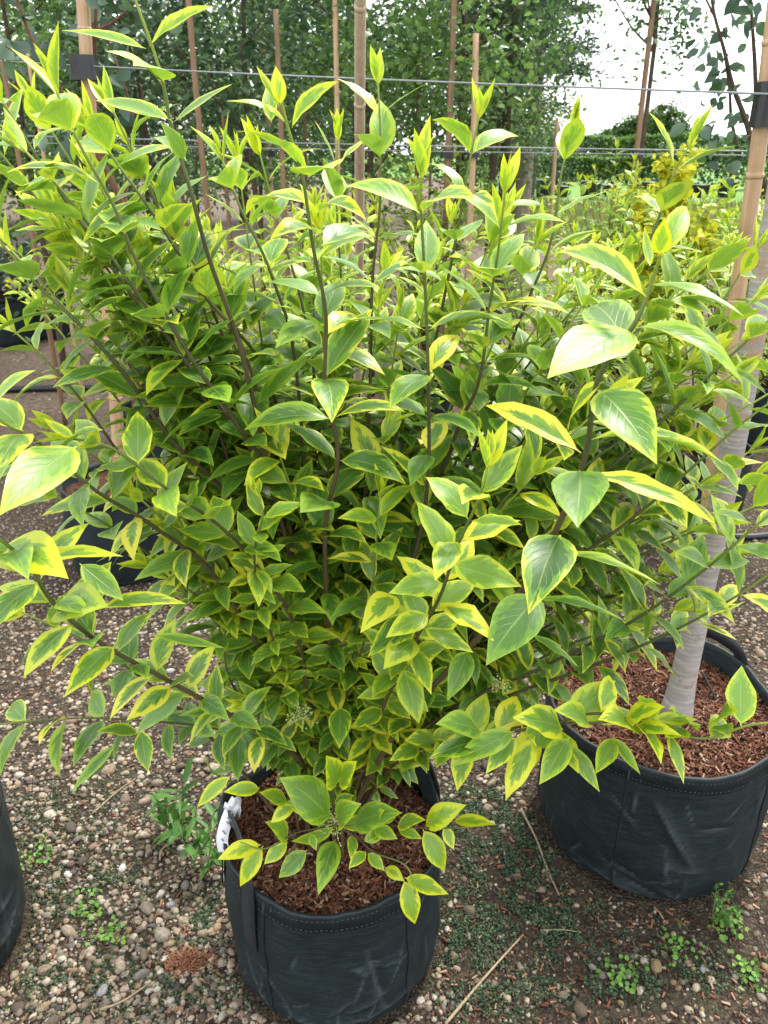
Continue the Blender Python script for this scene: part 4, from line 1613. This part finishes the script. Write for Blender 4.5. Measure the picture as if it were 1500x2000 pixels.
def crown_mesh(name, rx, rz, n, leaf, mat, rng, clumps=46, up=.45, droop=.25):
    cc = []
    while len(cc) < clumps:
        q = rng.uniform(-1, 1, 3)
        r = np.linalg.norm(q)
        if .15 < r < 1:
            cc.append(q * (rx, rx, rz))
    cc = np.array(cc)
    idx = rng.integers(0, clumps, n)
    sz = rng.uniform(.55, 1.3, clumps)
    pts = cc[idx] + rng.normal(size=(n, 3)) * (rx * .19, rx * .19, rz * .12) * sz[idx][:, None]
    cl = rng.uniform(0, .55, clumps)
    return cloud_mesh(name, pts, leaf, mat, rng, .62, up, droop, lambda m: np.clip(cl[idx] + rng.uniform(0, .45, m), 0, 1))


CROWNS = {}
for key, rx, rz, n, leaf, mat in (('a', .62, 1.15, 3300, .046, 'tree_leaf'), ('b', .55, 1.2, 3300, .044, 'tree_leaf_light'), ('c', .70, 1.1, 3400, .05, 'tree_leaf_dark'), ('d', .5, 1.1, 3300, .06, 'blue_leaf'),
                                  ('e', 1.5, 2.1, 8500, .095, 'tree_leaf_light'), ('f', 1.4, 2.0, 8500, .09, 'tree_leaf_light')):
    CROWNS[key] = (crown_mesh('crown', rx, rz, n, leaf, MAT[mat], TREE_RNG), rx, rz)


def bg_tree(x, y, z0, key, label, group, trunk_r=.022, s=1.0):
    me, rx, rz = CROWNS[key]
    root = thing('nursery_tree', label, 'tree', (x, y, 0), group)
    top = z0 + rz * 1.5 * s
    n = 9
    t = np.linspace(0, 1, n)
    pts = np.stack([x + np.array([noise.noise((x * 5, a * 3, y)) for a in t]) * .06, y + 0 * t, top * t], -1)
    obj('trunk', MB().tube(pts, trunk_r * (1 - .65 * t), 7).mesh('trunk', MAT['trunk'], True), root)
    for k in range(6):
        a = TREE_RNG.uniform(0, 6.28)
        zb = z0 - .1 + rz * TREE_RNG.uniform(-.1, 1.2) * s
        b = np.array((np.interp(zb / top, t, pts[:, 0]), y, zb))
        e = b + np.array((math.cos(a) * rx * .75, math.sin(a) * rx * .75, rx * .7)) * s
        obj('limb', MB().tube(catmull([b, (b + e) / 2 + (0, 0, -.03), e], 4), np.linspace(trunk_r * .4, .003, 9), 5).mesh('limb', MAT['trunk'], True), root)
    o = bpy.data.objects.new('crown', me)
    COL.objects.link(o)
    o.parent = root
    o.location = (0, 0, z0 + rz * s)
    o.rotation_euler = (0, 0, TREE_RNG.uniform(0, 6.28))
    o.scale = (s, s, s)
    o['kind'] = 'stuff'
    return root


ORD = ['first', 'second', 'third', 'fourth', 'fifth', 'sixth', 'seventh', 'eighth', 'ninth', 'tenth']
rows = [(5.2, [-3.6, -2.9, -2.2, -1.5, -.8, -.1, .5], 1.32, 'near row'), (7.2, [-4.4, -3.6, -2.7, -1.9, -1.05, -.2, .65, 1.25], 1.2, 'second row'), (10.5, [-6.2, -5.1, -4.1, -3.1, -2.1, -1.1, -.2, .8, 1.6], .9, 'third row')]
for ri, (y, xs, z0, nm) in enumerate(rows):
    for i, x in enumerate(xs):
        key = 'abcabcb'[(i * 3 + ri) % 7]
        bg_tree(x + TREE_RNG.normal() * .08, y + TREE_RNG.normal() * .2, z0 + TREE_RNG.normal() * .08, key,
                'slim leafy tree, %s from the left in the %s behind the wires' % (ORD[i], ['nearest row', 'middle row', 'rear row'][ri]),
                'nursery trees, ' + nm, .024)
for i, x in enumerate((-14.5, -12, -9.5, -7.2, -5, -2.8, -.8)):
    bg_tree(x, 16 + (i % 2), .5, 'ef'[i % 2], 'large leafy tree closing the view, %s from the left behind the nursery rows' % ORD[i], 'big trees behind the nursery rows', .12, 1.15)
# tree whose foot shows alone against the sky
q = P(1262, 200, 5.0)
bg_tree(q[0], 5.0, 2.02, 'a', 'lone slim tree on a cane standing against the bright sky', None, .02, .72)

# canes of the rows
canes = [(20, 200, 4.6, .015, 2.2), (62, 150, 5.0, .013, 2.0), (388, 200, 4.4, .0165, 2.5), (430, 240, 5.2, .013, 1.75), (520, 150, 6.0, .013, 2.3), (546, 190, 4.6, .0155, 2.15), (590, 250, 6.0, .012, 1.8),
         (655, 180, 4.8, .016, 3.0), (815, 200, 5.4, .016, 2.05), (878, 180, 4.8, .019, 3.0), (930, 180, 4.7, .019, 2.06), (838, 230, 6.5, .012, 1.9), (1256, 200, 4.9, .0165, 3.0), (1092, 250, 6.0, .016, 1.72), (285, 230, 5.6, .012, 1.9), (350, 260, 6.4, .012, 1.85), (745, 240, 6.2, .012, 1.85)]
order = sorted(range(len(canes)), key=lambda i: canes[i][0])
ordn = ['first', 'second', 'third', 'fourth', 'fifth', 'sixth', 'seventh', 'eighth', 'ninth', 'tenth', 'eleventh', 'twelfth', 'thirteenth', 'fourteenth', 'fifteenth', 'sixteenth', 'seventeenth']
for rank, i in enumerate(order):
    px, py, Y, r, top = canes[i]
    q = P(px, py, Y)
    cane((q[0], Y, 0), (q[0] + TREE_RNG.normal() * .015, Y, top), r, MAT['bamboo'] if i % 3 == 1 else MAT['bamboo_brown'],
         ordn[rank] + ' from the left of the thin brown canes staking the tree rows', False, 'canes staking the background trees')
    if i in (4, 9, 10, 12):
        tie((q[0], Y, 1.5), 'black tie at wire height on the ' + ordn[rank] + ' background cane', (.07, .07, .04), 'black ties on background canes')
# dark trunks and wooden post near the pine
for px, w, lab in ((990, .055, 'thicker dark trunk right of the canes at the pine'), (963, .03, 'thin dark trunk left of the thicker one')):
    q = P(px, 220, 6.2)
    t = np.linspace(0, 1, 8)
    root = thing('bare_trunk_tree', lab, 'tree', (q[0], 6.2, 0))
    obj('trunk', MB().tube(np.stack([q[0] + .02 * np.sin(t * 4), 6.2 + 0 * t, 3.6 * t], -1), w * (1 - .3 * t), 8).mesh('trunk', MAT['trunk'], True), root)
    o = bpy.data.objects.new('crown', CROWNS['c'][0])
    COL.objects.link(o)
    o.parent = root
    o.location = (0, 0, 2.75)
    o.scale = (.75, .75, 1)
    o.rotation_euler = (0, 0, px)
    o['kind'] = 'stuff'
q = P(1022, 320, 7.5)
mb = MB().tube([(q[0], 7.5, 0), (q[0], 7.5, .7), (q[0], 7.5, 1.52), (q[0], 7.5, 1.535)], [.09, .088, .085, .07], 12)
tag(obj('fence_post', mb.mesh('fence_post', simple('old_timber', (.16, .14, .10), (.27, .24, .18), 25, .9, .2, .5, .008))), 'short round timber post below the pine', 'post')

# pine
px_, Yp = 1040, 22.0
q = P(px_, 200, Yp)
pine = thing('pine_tree', 'dark tall pine standing left of the open sky', 'pine', (q[0], Yp, 0))
t = np.linspace(0, 1, 10)
obj('trunk', MB().tube(np.stack([q[0] + .1 * np.sin(t * 3), Yp + 0 * t, 9 * t], -1), .22 * (1 - .8 * t), 9).mesh('trunk', MAT['trunk'], True), pine)
r_ = np.random.default_rng(55)
Pp = []
for k in range(85):
    z = 1.8 + 7 * r_.random() ** 1.1
    a = r_.uniform(0, 6.28)
    Lb = (2.1 - .17 * z) * r_.uniform(.55, 1.1)
    b = np.array((q[0], Yp, z))
    e = b + np.array((math.cos(a) * Lb, math.sin(a) * Lb, r_.uniform(-.35, .15)))
    if k % 3 == 0:
        obj('branch', MB().tube([b, (b + e) / 2 + (0, 0, .05), e], [.05, .03, .012], 5).mesh('branch', MAT['trunk'], True), pine)
    for f in np.linspace(.3, 1, 7):
        Pp.append(b + (e - b) * f + r_.normal(size=(22, 3)) * (.16, .16, .07))
obj('crown', cloud_mesh('crown', np.concatenate(Pp), .17, MAT['pine'], r_, .28, .3), pine, kind='stuff')


# far hedges and trees
def hedge(x0, x1, y, h, label, n, leaf, mat, seed):
    r_ = np.random.default_rng(seed)
    root = thing('hedge', label, 'hedge', ((x0 + x1) / 2, y, gz(y)))
    xs = r_.uniform(x0, x1, n)
    top = h * np.array([1 + .28 * noise.noise((x * .35, y, seed)) + .16 * noise.noise((x * 1.3, y, seed)) for x in xs])
    P0 = np.stack([xs, y + r_.uniform(-.5, .5, n) * h * .35, gz(y) + top * r_.random(n) ** .6], -1)
    obj('foliage', cloud_mesh('foliage', P0, leaf, mat, r_, .7, .6), root, kind='stuff')
    mb = MB()
    for k in range(12):
        x = x0 + (x1 - x0) * (k + .5) / 12
        mb.tube([(x, y, gz(y)), (x + .05, y, gz(y) + h * .4), (x, y, gz(y) + h * .75)], [.06, .05, .02], 5)
    obj('trunks', mb.mesh('trunks', MAT['trunk'], True), root, kind='stuff')


hedge(6, 46, 48, 1.45, 'pale green hedge along the far side of the field', 26000, .20, MAT['tree_leaf_light'], 1)
hedge(8.2, 26, 26, 1.25, 'darker clipped hedge at the right behind the golden shrub', 12000, .12, MAT['tree_leaf'], 2)
hedge(4.0, 9.5, 28, .85, 'low bright green shrubs behind the row of black pots', 9000, .10, MAT['tree_leaf_light'], 3)


def far_tree(px, Y, h, rx, label, seed):
    r_ = np.random.default_rng(seed)
    q = P(px, 300, Y)
    root = thing('far_tree', label, 'tree', (q[0], Y, .93))
    obj('trunk', MB().tube([(q[0], Y, .93), (q[0] + .1, Y, h * .4), (q[0], Y, h * .8)], [.4, .3, .1], 8).mesh('trunk', MAT['trunk'], True), root)
    me = crown_mesh('crown', rx, h * .40, 9000, .26, MAT['far_leaf'], r_, 50, .6, 0)
    o = obj('crown', me, root, kind='stuff')
    o.matrix_parent_inverse = Matrix.Identity(4)
    o.location = (0, 0, h * .6 - .5)


far_tree(1292, 80, 5.0, 2.0, 'round far tree on the skyline, right one of the pair behind the cane', 1)
far_tree(1245, 84, 4.4, 2.2, 'round far tree on the skyline, left one of the pair behind the cane', 2)
far_tree(1190, 88, 3.2, 1.6, 'small rounded far tree on the skyline left of the cane', 3)
far_tree(1350, 86, 3.1, 1.8, 'small far tree on the skyline above the golden shrub', 4)
far_tree(1560, 60, 3.4, 1.8, 'far leafy tree at the right edge of the skyline', 5)

# row of black pots in the distance, dry grass before them
me_pot = None
for k in range(11):
    x = 4.3 + k * .62
    Y = 23 + .1 * math.sin(k * 3)
    if me_pot is None:
        mb = MB().tube([(0, 0, 0), (0, 0, .02), (0, 0, .38), (0, 0, .41), (0, 0, .42)], [.17, .19, .215, .225, .20], 16)
        me_pot = mb.mesh('nursery_pot', MAT['black_plastic'], True)
    o = bpy.data.objects.new('nursery_pot', me_pot)
    COL.objects.link(o)
    o.location = (x + .12 * math.sin(k * 5.1), Y + .5 * math.sin(k * 2.7), gz(Y + .5 * math.sin(k * 2.7)) + .006)
    o.scale = (1.1 + .2 * math.sin(k * 4), 1.1, .85 + .2 * math.cos(k * 3.3))
    tag(o, ['first', 'second', 'third', 'fourth', 'fifth', 'sixth', 'seventh', 'eighth', 'ninth', 'tenth', 'eleventh'][k] + ' black pot from the left in the distant row across the field', 'pot', 'distant row of black pots')
r_ = np.random.default_rng(70)
n = 9000
P0 = np.column_stack([r_.uniform(1.5, 8.5, n), r_.uniform(13, 21, n), np.zeros(n)])
P0[:, 2] = .03 * (P0[:, 1] - 9)
D = np.column_stack([r_.normal(size=n) * .25, r_.normal(size=n) * .25, np.ones(n)])
V, F = leafquads(P0, D, r_.normal(size=(n, 3)), r_.uniform(.08, .30, n) * (.5 + .5 * np.sin(P0[:, 0] * 2.3 + P0[:, 1]) ** 2), r_.uniform(.012, .03, n))
o = obj('dry_grass', np_mesh('dry_grass', V, F, MAT['drygrass'], False, {'seed': np.repeat(r_.random(n), 6)}), kind='stuff')
tag(o, 'tan dry grass strip in front of the distant pots', 'grass')


# ================================================================== NEIGHBOUR SHRUBS
def neighbour(x, y, h, spread, n, label, seed, gold=0.0, ls=.8, gap=.05, objs=120, pot=True, potlabel=None):
    r_ = np.random.default_rng(seed)
    root = thing('privet_shrub', label, 'shrub', (x, y, .3))
    st, sp = [], []
    for k in range(n):
        b = np.array((x + r_.normal() * .03, y + r_.normal() * .03, .29))
        a, rr = r_.uniform(0, 6.28), spread * r_.uniform(.05, 1) ** .7
        t = np.array((x + math.cos(a) * rr, y + math.sin(a) * rr, .3 + h * r_.uniform(.72, 1) * (1 - .25 * (rr / spread) ** 2)))
        C = catmull([b, b + (t - b) * (.22, .22, .4), b + (t - b) * (.6, .6, .72), t], 6)
        st.append((C, .005, .0014))
        leaf_stem(sp, k, C, r_, start=.15, gap=gap, ls=ls * r_.uniform(.85, 1.1), age=gold)
    build_shrub(root, st, sp, objs, 5, objs > 0)
    if pot:
        fabric_pot(potlabel, (x, y), .19, .33, seed, res=.35, mulch_label='bark mulch in the ' + potlabel, chips=260, stitches=False)


neighbour(-2.35, 3.7, .95, .50, 34, 'golden leafy shrub in a black pot at the left edge behind', 31, .28, .72, .05, 60, True, 'black pot of the golden shrub at the left edge behind')
neighbour(-1.15, 3.9, 1.10, .62, 40, 'yellow-green shrub left of centre behind the big shrub', 32, .2, .75, .05, 40, True, 'black pot left of centre behind the big shrub')
neighbour(-.25, 3.3, 1.10, .60, 42, 'yellow-green shrub behind the middle weathered cane', 33, .2, .75, .05, 40, True, 'black pot behind the middle weathered cane')
neighbour(.62, 3.0, 1.05, .60, 44, 'yellow-green shrub right of centre behind the tall shoots', 34, .2, .75, .05, 60, True, 'black pot right of centre behind the tall shoots')
neighbour(1.42, 3.3, 1.2, .62, 44, 'bushy yellow-green shrub behind the big shrub at right', 35, .2, .72, .048, 120, True, 'black pot of the bushy shrub at right behind')
neighbour(.25, 4.9, 1.25, .62, 32, 'yellow-green shrub farther back behind the tallest middle shoot', 36, .2, .85, .055, 0, True, 'black pot farther back behind the middle shoots')
neighbour(1.25, 4.6, 1.25, .62, 36, 'yellow-green shrub farther back below the pine', 37, .22, .85, .055, 0, True, 'black pot farther back below the pine')
neighbour(2.15, 4.4, 1.22, .62, 36, 'golden green shrub behind the right stake', 38, .25, .85, .055, 0, True, 'black pot behind the right stake')
# the upright golden shrub
q = P(1312, 420, 3.9)
gold = thing('golden_shrub', 'upright bright yellow shrub against the far hedges', 'shrub', (q[0], 3.9, .3))
r_ = np.random.default_rng(91)
Pl = []
for k in range(40):
    a, rr = r_.uniform(0, 6.28), .24 * r_.random() ** .6
    b = np.array((q[0] + r_.normal() * .03, 3.9 + r_.normal() * .03, .3))
    t = np.array((q[0] + math.cos(a) * rr, 3.9 + math.sin(a) * rr, .3 + (1.38 if k == 0 else r_.uniform(.75, 1.27)) * (1 - .9 * (rr / .4) ** 2)))
    C = catmull([b, b + (t - b) * (.35, .35, .5), t], 16)
    obj('stem', MB().tube(C, np.linspace(.005, .0015, len(C)), 5, True, np.linspace(0, 1, len(C))).mesh('stem', MAT['stem'], True, 't'), gold)
    for c in C[6:]:
        Pl.append(c + r_.normal(size=(11, 3)) * .018)
obj('foliage', cloud_mesh('foliage', np.concatenate(Pl), .042, MAT['gold_leaf'], r_, .6, .6), gold, kind='stuff')
fabric_pot('black pot of the upright golden shrub', (q[0], 3.9), .19, .33, 17, res=.35, mulch_label='bark mulch under the upright golden shrub', chips=200, stitches=False)

# ================================================================== SAPLINGS NEAR THE CAMERA
def sapling(label, base, branches, mat, leaf, per, seed, matb, droop=.5, wr=.75):
    r_ = np.random.default_rng(seed)
    root = thing('sapling', label, 'tree', base)
    Pl = []
    for pts, r0 in branches:
        C = catmull(pts, 8)
        obj('branch', MB().tube(C, np.linspace(r0, .0022, len(C)), 7).mesh('branch', matb, True), root)
        for c in C[2:]:
            if c[2] > 1.5:
                k = r_.poisson(per)
                if k:
                    Pl.append(c + r_.normal(size=(k, 3)) * (.06, .06, .05))
    Pl = np.concatenate(Pl)
    # each leaf large enough to pick apart is its own part
    n = len(Pl)
    D = r_.normal(size=(n, 3))
    D[:, 2] = D[:, 2] * .5 - droop
    N = r_.normal(size=(n, 3)) * .7 + (0, -.2, .4)
    Ls = leaf * r_.uniform(.7, 1.25, n)
    cntr = 0
    base_me = []
    for v in range(5):
        V, F, UV, E = leaf_variant(.2 + .08 * v, .2 + .2 * v, .02, v, .2 * (v - 2), 'broad')
        base_me.append(np_mesh('leaf', V * (wr / .5, 1, 1), F, mat, True, {'seed': np.full(len(V), (v + .5) / 5)}))
    for i in range(min(n, 300)):
        d = unit(D[i])
        nn = unit(N[i] - d * np.dot(N[i], d))
        s = np.cross(d, nn)
        M = Matrix.Identity(4)
        for q in range(3):
            M[q][0], M[q][1], M[q][2], M[q][3] = s[q] * Ls[i], d[q] * Ls[i], nn[q] * Ls[i], Pl[i][q]
        o = bpy.data.objects.new('leaf', base_me[i % 5])
        COL.objects.link(o)
        o.parent = root
        o.matrix_parent_inverse = Matrix.Translation(-Vector(root.location))
        o.matrix_basis = M
    return root


B = PZ(235, 950, .33)
Yb = float(B[1])
sapling('sapling with reddish branches and round leaves tied to the left stake', B + (.05, .02, 0),
        [([B + (.05, .02, 0), P(260, 500, Yb), P(190, 300, Yb), P(150, 240, Yb), P(105, 150, Yb), P(60, 70, Yb), P(25, -30, Yb), P(0, -150, Yb)], .014),
         ([P(200, 320, Yb), P(185, 200, Yb + .05), P(185, 80, Yb + .05), P(190, -60, Yb + .05), P(190, -180, Yb)], .011),
         ([P(105, 150, Yb), P(60, 120, Yb - .1), P(10, 90, Yb - .15)], .006), ([P(186, 60, Yb), P(225, 40, Yb), P(290, -20, Yb)], .006),
         ([P(240, 420, Yb), P(260, 250, Yb + .1), P(240, 160, Yb + .1), P(205, 60, Yb + .15)], .007),
         ([P(150, 240, Yb), P(80, 230, Yb + .1), P(20, 140, Yb + .15), P(-30, 60, Yb + .2)], .006)],
        MAT['blue_leaf'], .062, 1.1, 3, MAT['twig_red'])
fabric_pot('black pot of the left stake behind the big shrub', (float(B[0]), Yb), .215, .36, 41, res=.5, mulch_label='bark mulch in the pot of the left stake', chips=500, stitches=False)

Bs = P(1480, 700, 2.3)
Bs[2] = 0
sapling('sapling with dangling blue-green leaves at the upper right corner', Bs,
        [([Bs, P(1492, 500, 2.3), P(1484, 330, 2.3), P(1478, 230, 2.3), P(1474, 120, 2.3), P(1466, 0, 2.3), P(1460, -140, 2.3)], .011),
         ([P(1487, 345, 2.3), P(1458, 240, 2.28), P(1432, 170, 2.26), P(1415, 100, 2.25), P(1392, 10, 2.25), P(1380, -120, 2.25)], .008),
         ([P(1440, 290, 2.35), P(1428, 230, 2.35), P(1424, 170, 2.33), P(1405, 60, 2.3), P(1360, -40, 2.3)], .005)],
        MAT['blue_leaf'], .046, .95, 4, MAT['trunk'], .6, .62)

# irrigation pipes on the ground
def pipe(a, b, r, label):
    t = np.linspace(0, 1, 20)
    pts = a + (b - a) * t[:, None]
    pts[:, 1] += .02 * np.sin(t * 9)
    pts[:, 2] = r
    o = obj('irrigation_pipe', MB().tube(pts, r, 10).mesh('irrigation_pipe', MAT['black_plastic'], True))
    tag(o, label, 'pipe')


pipe(PZ(-60, 770), PZ(640, 752), .023, 'black irrigation pipe on bare soil at the left')
pipe(PZ(1180, 700), PZ(1600, 715), .03, 'black irrigation pipe on the ground behind the right trunk')
pipe(PZ(1330, 1060), PZ(1600, 1040), .014, 'thin black pipe behind the right pot')
# dripper tube in the right pot
C = catmull([P(1370, 1310, 1.56), P(1388, 1345, 1.53), P(1400, 1370, 1.51), P(1405, 1385, 1.50)], 6)
tag(obj('drip_tube', MB().tube(C, .0032, 7).mesh('drip_tube', MAT['black_plastic'], True)), 'thin black drip tube in the right pot mulch', 'tube')

# rows of pots on the left behind, with grey-leaved young plants
r_ = np.random.default_rng(200)
for i, (px, py, rr) in enumerate(((95, 655, .2), (20, 668, .2), (-60, 660, .2), (330, 640, .2))):
    g = PZ(px, py)
    names = ['black pot with grey-leaved plant by the left pipe, nearest the stake', 'black pot with grey-leaved plant at the left edge beyond the pipe', 'black pot cut by the left edge beyond the pipe', 'black pot half hidden right of the left stake']
    fabric_pot(names[i], (g[0], g[1]), .24, .40, 300 + i, res=.3, mulch_label='bark mulch in the ' + names[i], chips=60, stitches=False)
    root = thing('potted_plant', 'grey-green leafy plant in the ' + names[i].replace('black pot ', 'pot '), 'plant', (g[0], g[1], .36))
    Pl = np.array((g[0], g[1], .62)) + r_.normal(size=(260, 3)) * (.22, .2, .16)
    obj('foliage', cloud_mesh('foliage', Pl, .085, MAT['blue_leaf'], r_, .6, .6), root, kind='stuff')
    mb = MB()
    for k in range(5):
        e = np.array((g[0], g[1], .36)) + r_.normal(size=3) * (.12, .1, 0) + (0, 0, .4)
        obj('stem', MB().tube([(g[0], g[1], .34), (g[0] * .5 + e[0] * .5, g[1], .55), e], [.008, .006, .002], 5).mesh('stem', MAT['trunk'], True), root)
